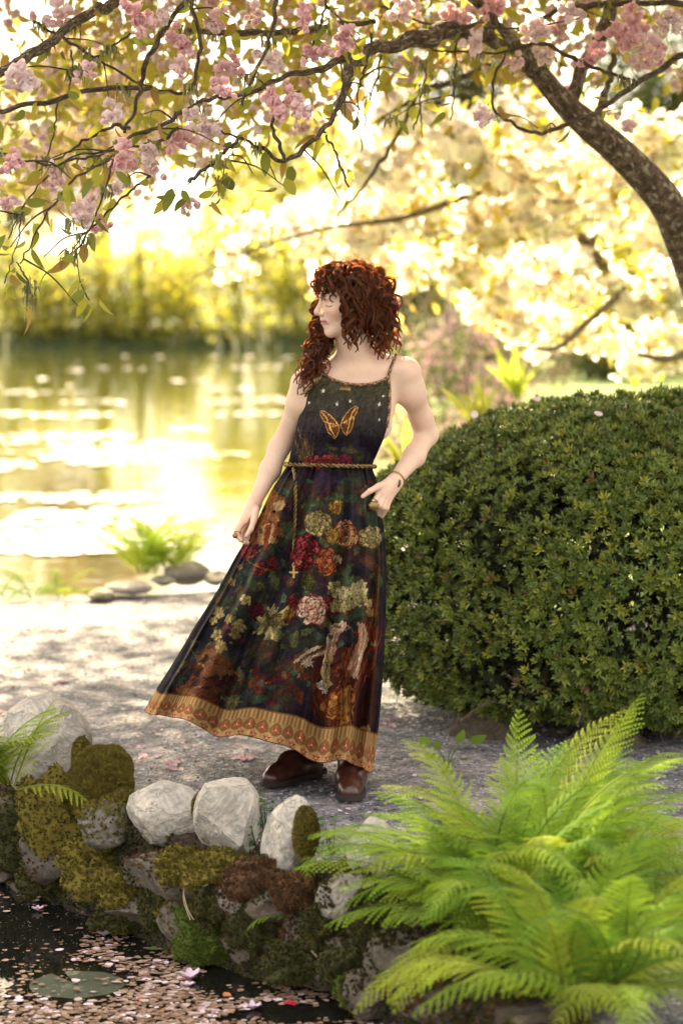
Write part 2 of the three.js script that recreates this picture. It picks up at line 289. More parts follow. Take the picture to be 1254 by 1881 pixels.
function tree(name, label, base, trunkR, trunkTop, blobs, n, size, cols, seed, mat, group, geo) {
  const R = rng(seed), t = thing(name, label, 'tree', base, group);
  part('trunk', tube([V(0, -.6, 0), V(trunkTop.x * .3 + .1, trunkTop.y * .5, trunkTop.z * .4), trunkTop], [trunkR, trunkR * .75, trunkR * .35], 14, 8), M.darkBark, t);
  for (const b of blobs) part('limb', tube([V(trunkTop.x * .3, trunkTop.y * .45, 0), V(b.c.x * .6, lerp(trunkTop.y * .5, b.c.y, .6), b.c.z * .6), b.c], [trunkR * .5, trunkR * .15], 8, 6), M.darkBark, t);
  inst('crown', geo ?? roughLeaf, mat, fill(R, blobs, n, size, cols), t);
  return t;
}
const B = (x, y, z, rx, ry, rz) => ({ c: V(x, y, z), r: V(rx, ry, rz) });
const yellowGreen = [rgb(.58, .52, .06), rgb(.44, .44, .05), rgb(.64, .54, .08), rgb(.3, .33, .04)], olive = [rgb(.26, .27, .05), rgb(.36, .34, .06), rgb(.2, .22, .045), rgb(.5, .44, .08)];
{
  const m = F / 78;                    // pixels per metre on the far bank
  const S = (x) => V((x - CX) / m, .1, -78);
  const g = 'shrubs along the far bank of the pond';
  for (const [x, w, h, cols, label, seed, n] of [
    [-60, 1.7, 3.4, olive, 'dark olive shrub at the left edge of the far bank', 21, 2200],
    [70, 1.9, 4.3, olive, 'tall dull olive shrub on the far bank below the dangling twigs', 22, 3000],
    [175, 1.5, 3.7, [...olive, ...yellowGreen], 'mixed green shrub on the far bank behind the pale hanging leaves', 23, 2200],
    [270, 1.6, 4.6, yellowGreen, 'tall yellow-green shrub on the far bank below the bright sky gap', 24, 2600],
    [365, 1.5, 4.1, yellowGreen, 'rounded golden shrub on the far bank, right of the sky gap', 25, 2400],
    [455, 1.6, 4.7, [...yellowGreen, ...olive], 'tall golden green shrub on the far bank left of the woman', 26, 2600],
    [550, 1.5, 4.2, [...olive, yellowGreen[1]], 'olive green shrub on the far bank right behind the red hair', 27, 2200],
    [650, 1.7, 4.6, [...yellowGreen, ...olive], 'green shrub on the far bank hidden behind the head', 28, 2000],
  ]) { const R = rng(seed), blobs = []; for (let k = 0; k < 6; k++) blobs.push(B((R() - .5) * w * 1.3, h * (.12 + .68 * R()), (R() - .5) * 1.4, w * (.45 + .3 * R()), h * (.22 + .12 * R()), 1)); blobs.push(B(0, .5, .5, w, .6, .9)); bush('bank_shrub', label, 'shrub', S(x), blobs, Math.round(n * .52), .27, cols, seed, M.leafThin, g); }
  // taller trees behind
  const T = (x, d = 92) => V((x - CX) / F * d, .6, -d);
  const peach = [rgb(.50, .30, .17), rgb(.56, .38, .22), rgb(.42, .30, .12), rgb(.5, .42, .2)];
  tree('copper_tree', 'tall copper leaved tree far behind the pond on the left', T(190), .22, V(0, 5, 0), [B(-1.4, 5.2, 0, 1.7, 1.6, 1.3), B(1, 7.2, 0, 1.9, 1.7, 1.3), B(-.6, 9.2, 0, 2, 1.7, 1.3)], 6500, .3, peach, 31, M.leafThin);
  tree('pale_tree', 'pale green tree far behind the pond at the left edge', T(20, 96), .22, V(0, 5, 0), [B(-1.6, 5.6, 0, 1.8, 1.8, 1.3), B(.8, 8, 0, 2, 2, 1.3), B(0, 3.6, .5, 2, 1.4, 1.2)], 4200, .32, [rgb(.5, .46, .14), rgb(.42, .4, .1), rgb(.55, .5, .25)], 32, M.leafThin);
  tree('golden_tree', 'golden green tree behind the far bank between the sky gap and the hair', T(520, 90), .2, V(0, 4.5, 0), [B(-1.3, 4.6, 0, 1.5, 1.5, 1.2), B(.8, 6, 0, 1.7, 1.5, 1.2)], 3800, .28, yellowGreen, 33, M.leafThin);
  tree('dark_conifer', 'dark green conifer far behind, seen between the upper branches', T(800, 84), .3, V(0, 7, 0), [B(0, 8.4, 0, 1.9, 2.8, 1.5), B(.2, 5.4, 0, 2.3, 2.4, 1.6), B(2.4, 7.4, 0, 1.7, 2.4, 1.5)], 7500, .28, [rgb(.06, .085, .02), rgb(.11, .12, .03), rgb(.05, .06, .02)], 34, M.leafDull);
  tree('dark_conifer', 'dark green conifer far behind at the upper right corner', T(1190, 80), .3, V(0, 7, 0), [B(0, 8.2, 0, 1.9, 2.6, 1.5), B(1.4, 5.6, 0, 2.2, 2.4, 1.6)], 6000, .28, [rgb(.06, .085, .02), rgb(.11, .12, .03)], 35, M.leafDull);
  tree('lawn_tree', 'broad green tree beyond the lawn behind the white blossom', T(960, 62), .2, V(0, 2.6, 0), [B(-1.6, 2.0, 0, 1.6, 1.2, 1.2), B(.6, 2.9, 0, 1.5, 1.4, 1.2), B(3.0, 2.2, 0, 1.8, 1.4, 1.2)], 3600, .26, [rgb(.5, .46, .06), rgb(.4, .38, .05), rgb(.3, .32, .05)], 36, M.leafThin);
}
// pink rhododendrons and dark evergreens on the lawn behind the clipped bush
{
  const pinks = [rgb(.46, .30, .32), rgb(.36, .22, .24), rgb(.2, .22, .06), rgb(.1, .13, .035), rgb(.15, .16, .05), rgb(.55, .32, .34)], L = (x, d) => V((x - CX) / F * d, 0, -d), g = 'pink rhododendrons on the lawn';
  bush('rhododendron', 'mauve pink flowering shrub just right of the bare shoulder', 'shrub', L(835, 24), [B(0, .45, 0, .75, .5, .6), B(-.35, .8, 0, .5, .4, .5), B(.3, .9, .2, .5, .5, .5)], 3000, .07, pinks, 41, M.leafDull, g);
  bush('rhododendron', 'low pink flowering shrub between the arm and the bright strap leaves', 'shrub', L(775, 20), [B(0, .25, 0, .5, .32, .5), B(.35, .35, 0, .35, .3, .4)], 1600, .06, pinks, 42, M.leafDull, g);
  bush('rhododendron', 'pink flowering shrub under the hanging white blossom', 'shrub', L(905, 31), [B(0, .7, 0, 1.1, .8, .7), B(.6, 1.2, 0, .8, .7, .6)], 3200, .09, pinks, 43, M.leafDull, g);
  const dk = [rgb(.06, .075, .02), rgb(.1, .11, .03), rgb(.16, .15, .04)], g2 = 'dark shrubs at the far edge of the lawn';
  bush('evergreen_shrub', 'dark evergreen shrub at the lawn edge behind the white blossom', 'shrub', L(1010, 44), [B(0, 1, 0, 2.2, 1.1, 1), B(1.6, 1.2, 0, 1.6, 1.2, 1)], 3000, .18, dk, 44, M.leafDull, g2);
  bush('evergreen_shrub', 'dark evergreen shrub at the lawn edge by the right side', 'shrub', L(1215, 40), [B(0, 1, 0, 1.9, 1.2, 1), B(-1.4, .7, 0, 1.2, .8, 1)], 2600, .18, dk, 45, M.leafDull, g2);
  bush('evergreen_shrub', 'brownish green shrub at the lawn edge behind the pink flowers', 'shrub', L(800, 42), [B(0, .9, 0, 1.8, 1, 1), B(-1.2, 1.4, 0, 1, .8, .9)], 2400, .18, [...dk, rgb(.25, .2, .12)], 46, M.leafDull, g2);
  // glowing strap-leaved plant behind the bush
  const strap = leafGeo(.16, .35, .02, 6), R = rng(47);
  const plant = (x, y, d, n, h, label, spread, cols) => { const t = thing('strap_leaf_plant', label, 'plant', PX(x, y, d), 'strap leaved plants behind the clipped bush'); for (let i = 0; i < n; i++) { const a = R() * 6.28, m = part('leaf', strap, M['strap' + cols], t); m.quaternion.copy(Q(V(Math.cos(a) * spread * (.3 + R()), 1, Math.sin(a) * spread * (.3 + R())), R() * 6.28)); m.scale.setScalar(h * (.7 + .5 * R())); } };
  M.strap0 = leafy({ color: rgb(.50, .50, .09), transmission: .55 }); M.strap1 = leafy({ color: rgb(.4, .44, .06), transmission: .6 });
  plant(885, 800, 12.6, 12, .3, 'glowing yellow strap leaved plant sunlit behind the bush top', .55, 0);
  plant(745, 880, 13.2, 18, .34, 'sunlit yellow green strap leaves behind the bent left elbow', .8, 0);
  plant(952, 735, 17, 12, .35, 'green strap leaved plant in the lawn shade behind the bush', .5, 1);
}
// ---------- the white-blossom tree on the lawn (soft in the background) ----------
{
  const base = V(3.6, 0, -17.2), R = rng(51), t = thing('white_cherry_tree', 'white flowering tree with low hanging boughs on the lawn at right', 'tree', base), at = (x, y, d) => PX(x, y, d).sub(base);
  part('trunk', tube([V(0, -.3, 0), V(-.1, .8, 0), at(1330, 500, 17)], [.16, .13, .1], 12, 9), bark, t);
  const limb = (pts, r) => part('limb', tube(pts.map(([x, y, d]) => at(x, y, d)), r, 22, 7), bark, t);
  limb([[1330, 500, 17], [1240, 560, 16.6], [1150, 530, 16.2], [1100, 480, 16], [1040, 400, 15.8], [985, 330, 15.8], [900, 270, 16], [760, 290, 16.2]], [.06, .045, .035, .012]);
  limb([[1330, 500, 17], [1310, 380, 17], [1200, 250, 17], [1050, 190, 17.2], [850, 170, 17]], [.1, .06, .03, .01]);
  limb([[1150, 530, 16.2], [1080, 590, 15.6], [1020, 640, 15.3], [980, 640, 15.2]], [.03, .012]);
  limb([[1085, 455, 16], [1100, 380, 15.8], [1125, 300, 15.6], [1150, 240, 15.6]], [.03, .01]);
  limb([[985, 330, 15.8], [860, 360, 15.4], [740, 400, 15.2], [600, 420, 15.3], [430, 470, 15.6]], [.03, .018, .008]);
  limb([[1330, 500, 17], [1290, 620, 16.4], [1220, 660, 15.8], [1170, 650, 15.6]], [.05, .015]);
  // blossom boughs: long flat clouds that hang from the limbs
  const blobs = [], bl = (x, y, d, rx, ry) => { d = 14.5 + (y - 200) / 470 * 2.5; const c = at(x, y, d), k = d / F; blobs.push({ c, r: V(rx * k, ry * k, .36) }); };
  for (const [x, y, d, rx, ry] of [[700, 300, 16, 110, 60], [820, 260, 16.4, 110, 55], [930, 300, 15.6, 120, 60], [760, 390, 15.4, 130, 50], [660, 430, 15.4, 90, 50], [620, 500, 15.3, 50, 60], [880, 410, 15.4, 120, 60], [1010, 380, 15.2, 110, 60], [1120, 330, 15.8, 110, 70], [1210, 260, 16.4, 90, 60], [1000, 220, 17, 130, 40], [1200, 420, 15.6, 80, 60], [820, 490, 15.2, 90, 45], [930, 510, 15.1, 100, 45], [1060, 500, 15, 100, 50], [1170, 540, 15.2, 90, 45], [1000, 590, 14.9, 80, 35], [1090, 610, 15, 70, 35], [900, 570, 15, 60, 28], [1190, 660, 15.3, 75, 34], [980, 640, 15.1, 30, 22], [1235, 610, 15.6, 50, 45], [430, 480, 15.6, 34, 34], [450, 400, 15.6, 30, 20], [740, 200, 16.6, 60, 35], [560, 420, 15.4, 60, 34], [1250, 510, 15.8, 60, 60], [690, 560, 15.6, 40, 40]]) bl(x, y, d, rx, ry);
  const white = [rgb(.94, .92, .86), rgb(.93, .87, .82), rgb(.95, .93, .88)], yl = [rgb(.64, .56, .07), rgb(.54, .48, .06), rgb(.68, .56, .12), rgb(.42, .40, .05), rgb(.50, .36, .10)];
  const blossoms = fill(R, blobs, 3300, .076, white, .2, 1.5, 5), leaves = fill(R, blobs, 2600, .09, yl, .2);
  inst('blossom', singleBloom, leafy({ color: 0xffffff, transmission: .86 }), blossoms, t);
  inst('foliage', roughLeaf, M.leafThin, leaves, t);
  const tw = []; const twg = new THREE.CylinderGeometry(.5, .5, 1, 5); for (const b of blobs) for (let i = 0; i < 9; i++) tw.push({ p: V(R() - .5, R() - .5, R() - .5).multiply(b.r).multiplyScalar(1.4).add(b.c), q: Q(V(R() - .5, .4 * (R() - .5), R() - .5)), s: V(.008, .5 * (.6 + R()), .008) });
  inst('twig', twg, bark, tw, t);
}
// ---------- the pink cherry whose branches cross the top of the frame ----------
{
  const base = V(2.0, 0, -9.9), R = rng(61), t = thing('cherry_tree', 'pink flowering cherry tree with mossy branches across the top', 'tree', base), at = (x, y, d) => PX(x, y, d).sub(base);
  const px = (w, d) => .84 * w / 2 * d / F;
  part('trunk', tube([V(.05, -.3, 0), V(.02, .5, .02), at(1330, 620, 9.8), at(1254, 440, 9.6), at(1222, 372, 9.5), at(1150, 292, 9.4), at(1085, 235, 9.3), at(1040, 195, 9.25), at(985, 130, 9.2), at(950, 88, 9.1)], [.13, .115, .1, .075, .068, .06, .055, .046, .036, .032], 60, 14), bark, t);
  const segs = [];        // twig sample points for leaves and flowers
  const limb = (name, pts, w, d, nseg = 34) => {
    const p = pts.map(([x, y, dd], i) => at(x + (R() - .5) * 3, y + (R() - .5) * 3, dd ?? (Array.isArray(d) ? lerp(d[0], d[1], i / (pts.length - 1)) : d)));
    const c = new THREE.CatmullRomCurve3(p, false, 'centripetal'), q = []; const n = Math.max(8, pts.length * 4);
    for (let i = 0; i <= n; i++) { const v = c.getPoint(i / n); const k = i && i < n ? .0028 + .0022 * w[0] / 10 : 0; q.push(v.add(V((R() - .5) * k * 2, (R() - .5) * k * 2, (R() - .5) * k * 2))); }
    q.forEach((v) => segs.push(v));
    const dd = p[0].z + base.z; const radii = []; for (let i = 0; i <= 12; i++) { const x = i / 12 * (w.length - 1), a = Math.min(w.length - 2, Math.floor(x)); radii.push(px(lerp(w[a], w[a + 1], x - a), -dd) * (.85 + .35 * R())); }
    return part(name, tube(q, radii, Math.max(nseg, n * 2), w[0] > 9 ? 9 : 6, null, true), bark, t);
  };
  // main limbs, as drawn in the photograph, in pixels
  limb('limb', [[985, 130], [950, 92], [903, 66], [842, 56], [772, 71], [686, 91], [650, 112], [635, 152], [620, 197]], [44, 36, 36, 30, 20, 9], [9.1, 8]);
  limb('limb', [[1330, 10], [1254, 6], [1160, 6], [1085, 9], [1020, 20], [950, 55]], [15, 13, 9], [9, 9.1]);
  limb('branch', [[1330, 60], [1254, 100], [1176, 147], [1100, 202], [1035, 232], [984, 243], [933, 222], [903, 192], [908, 142], [928, 101], [940, 92]], [13, 12, 10, 7, 6, 5], [8.6, 8.6]);
  limb('branch', [[933, 91], [994, 81], [1050, 106], [1100, 128], [1156, 147]], [8, 9, 7], [8.7, 8.6]);
  limb('branch', [[1090, 225], [1100, 195], [1120, 147], [1126, 100]], [17, 13, 10], [9.4, 9.6]);
  limb('branch', [[700, 10], [772, 40], [830, 50], [900, 52], [1000, 48], [1080, 30]], [6, 5, 4], 8.6);
  limb('branch', [[760, 70], [800, 92], [850, 96], [920, 95], [960, 82]], [4, 5, 5], 8.7);
  limb('bough', [[898, 121], [822, 152], [772, 172], [746, 212], [711, 283], [660, 349], [620, 399]], [16, 12, 9, 8, 4], [10.6, 11.4]);
  limb('branch', [[772, 172], [720, 205], [680, 230]], [8, 4], [11, 11.2]);
  limb('twig', [[838, 60], [836, 130], [832, 180], [828, 220]], [5, 3], 8.7);
  limb('twig', [[770, 110], [782, 135], [774, 165], [768, 200], [760, 240]], [5, 3], 8.5);
  limb('branch', [[640, 102], [602, 122], [536, 138], [485, 158], [439, 174], [378, 184], [327, 209], [286, 235], [240, 253], [204, 276], [153, 291], [102, 301], [41, 293], [-20, 276]], [15, 11, 9, 7, 5, 4], [7.9, 7.3], 60);
  limb('branch', [[640, 143], [630, 180], [613, 214], [572, 260], [521, 296], [480, 270], [444, 255], [408, 240]], [12, 11, 10, 7, 4], [7.9, 7.4]);
  limb('branch', [[521, 296], [510, 255], [498, 225], [520, 190], [551, 168]], [9, 7, 5], 7.5);
  limb('branch', [[-30, 212], [0, 204], [92, 184], [194, 163], [286, 166], [337, 173]], [8, 9, 11, 9, 7], [8.2, 8]);
  limb('limb', [[340, 54], [378, 59], [459, 61], [561, 56], [640, 42], [690, 40]], [8, 12, 14, 11], [8.6, 8.4]);
  limb('branch', [[520, -40], [510, 0], [490, 87], [464, 143], [444, 194]], [10, 9, 8, 6], 7.4);
  limb('branch', [[360, -40], [342, 0], [286, 77], [265, 128], [255, 179], [230, 245]], [13, 12, 12, 9, 6], 8);
  limb('branch', [[356, -20], [352, 15], [367, 61], [362, 128], [347, 174]], [8, 9, 8, 6], 7.8);
  limb('limb', [[650, -160], [420, -110], [214, 0], [174, 20], [117, 56], [61, 102], [0, 135], [-60, 170]], [30, 26, 20, 19, 16], [8.4, 7.1]);
  limb('limb', [[950, 88], [860, -20], [760, -110], [650, -160], [420, -220], [100, -260]], [30, 30, 22, 14], [9.1, 8.2]);
  limb('limb', [[1040, 195], [1120, 20], [1180, -120], [1240, -300]], [34, 26, 16], [9.3, 9.8]);
  limb('twig', [[209, 293], [199, 332], [173, 403], [150, 445], [117, 485]], [5, 4, 3], 7.3);
  limb('twig', [[204, 291], [133, 332], [110, 360], [82, 398], [60, 440], [36, 485]], [5, 4, 3], 7.2);
  limb('branch', [[444, 255], [420, 270], [403, 286], [375, 310], [347, 334]], [7, 8, 9], 7.3);
  limb('branch', [[240, 235], [204, 232], [165, 250], [133, 276], [90, 300]], [9, 7, 4], 7.7);
  limb('branch', [[330, 235], [290, 265], [240, 270], [190, 295]], [8, 6, 4], 7.6);
  limb('branch', [[276, 325], [240, 350], [212, 378], [180, 410], [150, 438], [118, 480]], [5, 5, 3], 7.5);
  limb('twig', [[426, 280], [412, 300], [408, 337], [388, 362]], [3, 2], 7.3);
  limb('twig', [[360, 300], [345, 340], [320, 358], [305, 358]], [2.5, 1.6], 7.4);
  limb('twig', [[592, 240], [612, 272], [625, 310], [640, 345]], [6, 5, 7, 4], 7.9);
  limb('twig', [[30, 480], [44, 500], [56, 530], [60, 560]], [3, 4, 3], 7.2);
  limb('twig', [[137, 410], [140, 470], [150, 520], [165, 552]], [2, 2, 3], 7.2);
  limb('twig', [[41, 390], [36, 430], [22, 475], [10, 520]], [3, 2.5], 7.2);
  limb('twig', [[200, 275], [130, 290], [80, 330], [40, 385], [15, 440]], [5, 4, 3], 7.5);
  limb('twig', [[105, 185], [100, 230], [85, 290], [70, 320]], [4, 3], 7.8);
  limb('twig', [[130, 90], [134, 130], [128, 165]], [4, 3], 7.8);
  limb('twig', [[240, 60], [200, 90], [170, 110], [150, 140]], [5, 4, 3], 7.7);
  limb('twig', [[598, 0], [590, 40], [575, 80], [560, 100]], [6, 5, 4], 7.8);
  limb('twig', [[440, 130], [470, 145], [500, 175], [520, 200]], [4, 4, 3], 7.6);
  limb('twig', [[680, 60], [672, 120], [660, 160], [655, 230]], [6, 5, 3], 8);
  limb('twig', [[700, 100], [690, 150], [672, 200], [668, 240]], [4, 3], 8.2);
  limb('branch', [[60, 40], [120, 70], [180, 110], [250, 150], [300, 165]], [7, 6, 4], 8.3);
  for (let i = 0; i < 46; i++) {      // fine side twigs
    const s = segs[Math.floor(R() * segs.length)].clone().add(base), a = R() * 6.28, l = .1 + .16 * R(), e = V(Math.cos(a) * l, -.3 * l + (R() - .6) * l, Math.sin(a) * l * .6);
    const p0 = s.clone().sub(base); part('twig', tube([p0, p0.clone().addScaledVector(e, .5).add(V(0, .02, 0)), p0.clone().add(e)], [.0035, .0016], 10, 5), bark, t); segs.push(p0.clone().addScaledVector(e, .6), p0.clone().add(e));
  }
  // double blossoms in hanging pompoms
  M.pink = [leafy({ color: rgb(.95, .75, .73), transmission: .4 }), leafy({ color: rgb(.96, .83, .80), transmission: .45 }), leafy({ color: rgb(.93, .66, .66), transmission: .4 })];
  const clusters = [0, 1, 2, 3, 4, 5].map((k) => { const q = rng(70 + k), gs = []; for (let i = 0; i < 7 + k % 3 * 2; i++) { const g = bloomGeo.clone(); g.scale(.036, .030, .036); g.applyQuaternion(Qr(q)); g.translate((q() - .5) * .085, (q() - .5) * .072, (q() - .5) * .08); gs.push(g); } for (let i = 0; i < 3; i++) { const g = bloomGeo.clone(); g.scale(.04, .034, .04); g.applyQuaternion(Qr(q)); g.translate((i - 1) * .022, 0, 0); gs.push(g); } return mergeGeometries(gs); });
  const cl = [[107, 18, 1.1], [36, 148, 1.3], [255, 31, 1.2], [174, 20, .8], [301, 31, .8], [332, 77, 1], [332, 117, .8], [209, 199, .9], [429, 15, 1.1], [398, 36, 1], [500, 112, 1.2], [582, 97, .9], [633, 66, .8], [464, 184, .9], [515, 190, 1.1], [556, 209, .8], [383, 240, 1], [327, 255, 1.2], [301, 268, 1], [270, 281, .9], [225, 286, 1], [281, 311, .9], [230, 337, .7], [255, 362, .8], [102, 327, .9], [148, 393, 1], [184, 408, .7], [163, 378, .8], [77, 281, .8], [419, 122, .9], [352, 378, .7], [731, 20, 1.1], [832, 30, 1.1], [878, 30, 1.2], [873, 76, 1], [630, 71, .9], [938, 114, .8], [979, 61, 1.1], [984, 30, 1], [1024, 45, 1], [1050, 20, 1], [1146, 66, 1.3], [1181, 86, 1.3], [1146, 111, 1.1], [1090, 96, 1], [1151, 228, .8], [883, 212, .9], [1201, 101, 1], [1105, 66, 1], [640, 200, .7], [20, 300, .9], [15, 370, .8], [350, 210, .8], [60, 60, .8], [160, 130, .8], [1235, 40, 1], [905, 10, .9], [760, 8, .8], [690, 30, .8], [560, 30, .8], [470, 20, .8], [1000, 100, .8], [1160, 40, 1.1], [1120, 85, 1], [205, 215, .7], [410, 160, .8], [545, 190, .8], [310, 240, .9], [395, 235, .8], [240, 300, .8], [215, 345, .6]];
  cl.forEach(([x, y, s], i) => { if (i % 5 === 3) return; s *= .92; const m = part('blossom_cluster', clusters[i % 6], M.pink[i % 3], t), d = x < 640 ? 7.2 + R() * .7 : 8.3 + R() * .7; m.position.copy(at(x, y, d)); m.quaternion.copy(Qr(R)); m.scale.setScalar(s * 1.0 * d / 7.6); });
  // young leaves, each its own, bronze to yellow green
  const lg = [leafGeo(.42, .3, .1, 5), leafGeo(.36, .5, .14, 5), leafGeo(.46, .15, .08, 5)], lm = [leafy({ color: rgb(.42, .40, .05), transmission: .5 }), leafy({ color: rgb(.30, .30, .04), transmission: .45 }), leafy({ color: rgb(.40, .26, .06), transmission: .45 }), leafy({ color: rgb(.22, .24, .04), transmission: .4 })];
  for (let i = 0; i < 295; i++) { const s = segs[Math.floor(R() * segs.length)], m = part('leaf', lg[i % 3], lm[Math.floor(R() * 4)], t); m.position.copy(s).add(V((R() - .5) * .05, (R() - .5) * .04, (R() - .5) * .1)); m.quaternion.copy(Q(V(R() - .6, -.35 + (R() - .5) * .7, R() - .5), R() * 6.28)); m.scale.setScalar(.045 + .04 * R()); }
  for (const [x, y, a, s] of [[158, 548, -.5, .06], [170, 552, -.1, .07], [184, 550, .5, .065], [14, 520, .3, .06], [20, 525, -.2, .05]]) { const m = part('leaf', lg[0], lm[0], t); m.position.copy(at(x, y, 7.2)); m.quaternion.copy(Q(V(a, -1, .3), 1)); m.scale.setScalar(s); }
  // softer sprays on the boughs farther back
  const sl = [], sb = [];
  for (let i = 0; i < 420; i++) { const x = R() < .72 ? R() * 660 : 660 + R() * 600, y = -20 + Math.pow(R(), 1.15) * (x < 330 ? 420 - x * .2 : x < 660 ? 330 - (x - 330) * .35 : 170), p = at(x, y, 9.6 + 2.6 * R()); for (let j = 0; j < 6; j++) sl.push({ p: p.clone().add(V(R() - .5, R() - .5, R() - .5).multiplyScalar(.2)), q: Qr(R), s: .055 + .05 * R(), c: [rgb(.50, .46, .06), rgb(.36, .34, .05), rgb(.56, .48, .09), rgb(.44, .30, .08)][Math.floor(R() * 4)] }); if (R() < .6) for (let j = 0; j < 3; j++) sb.push({ p: p.clone().add(V(R() - .5, R() - .5, R() - .5).multiplyScalar(.12)), q: Qr(R), s: .045, c: mixc(rgb(.9, .72, .72), rgb(.92, .84, .80), R()) }); }
  inst('foliage', lg[0], leafy({ color: 0xffffff, transmission: .6 }), sl, t); inst('pale_blossom', bloomGeo, leafy({ color: 0xffffff, transmission: .6 }), sb, t);
  // grey-green lichen hanging from the older wood
  const lich = [], lgm = new THREE.ConeGeometry(.5, 1, 4).rotateX(Math.PI).translate(0, -.5, 0);
  for (let i = 0; i < 60; i++) { const s = segs[Math.floor(R() * segs.length)]; for (let j = 0; j < 16; j++) lich.push({ p: s.clone().add(V((R() - .5) * .05, (R() - .4) * .03, (R() - .5) * .05)), q: Q(V((R() - .5) * .7, 1, (R() - .5) * .7)), s: V(.008, .02 + .045 * R() * R(), .008), c: mixc(rgb(.44, .43, .18), rgb(.20, .19, .06), R()) }); }
  inst('lichen', lgm, leafy({ color: 0xffffff, transmission: .3 }), lich, t);
  // the crown goes on above and behind the frame: leaves and flowers in sprays, with gaps that let flecks of sun through
  const cr = [], crb = [], head = PX(650, 560, 7.6), tmp = V();
  const holes = [[PX(650, 540, 7.66), .34], [PX(560, 650, 7.62), .12], [PX(760, 700, 7.66), .05], [PX(300, 1360, 8), .12], [PX(120, 1360, 7.8), .12], [PX(1000, 745, 9.2), .34], [PX(1180, 760, 9.1), .3], [PX(930, 770, 9), .1], [PX(1130, 900, 8.3), .06], [PX(420, 1470, 6.8), .07], [PX(690, 560, 7.7), .12]];
  const dens = (x, z) => { const d = -z; let k = 1; if (x < -.2 && d > 12) k *= lerp(1, .62, smoothstep(d, 13, 14) * 1.25); if (x < -.6) k *= d > 13.5 ? .8 : 1; if (d > 14.5 && x > 1) k *= .4; return k; };
  const hitsView = (p) => { const q = p, dd = -q.z, yy = (EYE - q.y) / dd; return q.y < EYE + dd * (.1165 + .012); };     // keep it above the upper edge of the picture
  for (let i = 0; i < 11500; i++) {
    const x = -2.4 + 6.6 * R(), z = -6.6 - 10.6 * R(), y = 2.9 + 1.9 * R() + .12 * Math.max(0, -z - 9), p = V(x, y, z);
    if (hitsView(p) || R() > dens(x, z) || fbm(x * 1.1, y, z * 1.1, 3) < -.13) continue;
    if (holes.some(([h, r]) => tmp.copy(p).sub(h).cross(sunDir).length() < r)) continue;
    for (let j = 0; j < 7; j++) { const e = { p: p.clone().sub(base).add(V(R() - .5, R() - .5, R() - .5).multiplyScalar(.3)), q: Qr(R), s: .11 * (.6 + .7 * R()), c: mixc(rgb(.40, .38, .05), rgb(.28, .26, .05), R()) }; cr.push(e); }
    for (let j = 0; j < 3; j++) crb.push({ p: p.clone().sub(base).add(V(R() - .5, R() - .5, R() - .5).multiplyScalar(.26)), q: Qr(R), s: .07, c: mixc(rgb(.88, .55, .58), rgb(.9, .7, .7), R()) });
  }
  inst('crown', lg[0], leafy({ color: 0xffffff, transmission: .4 }), cr, t);
  inst('crown_blossom', bloomGeo, leafy({ color: 0xffffff, transmission: .4 }), crb, t);
}
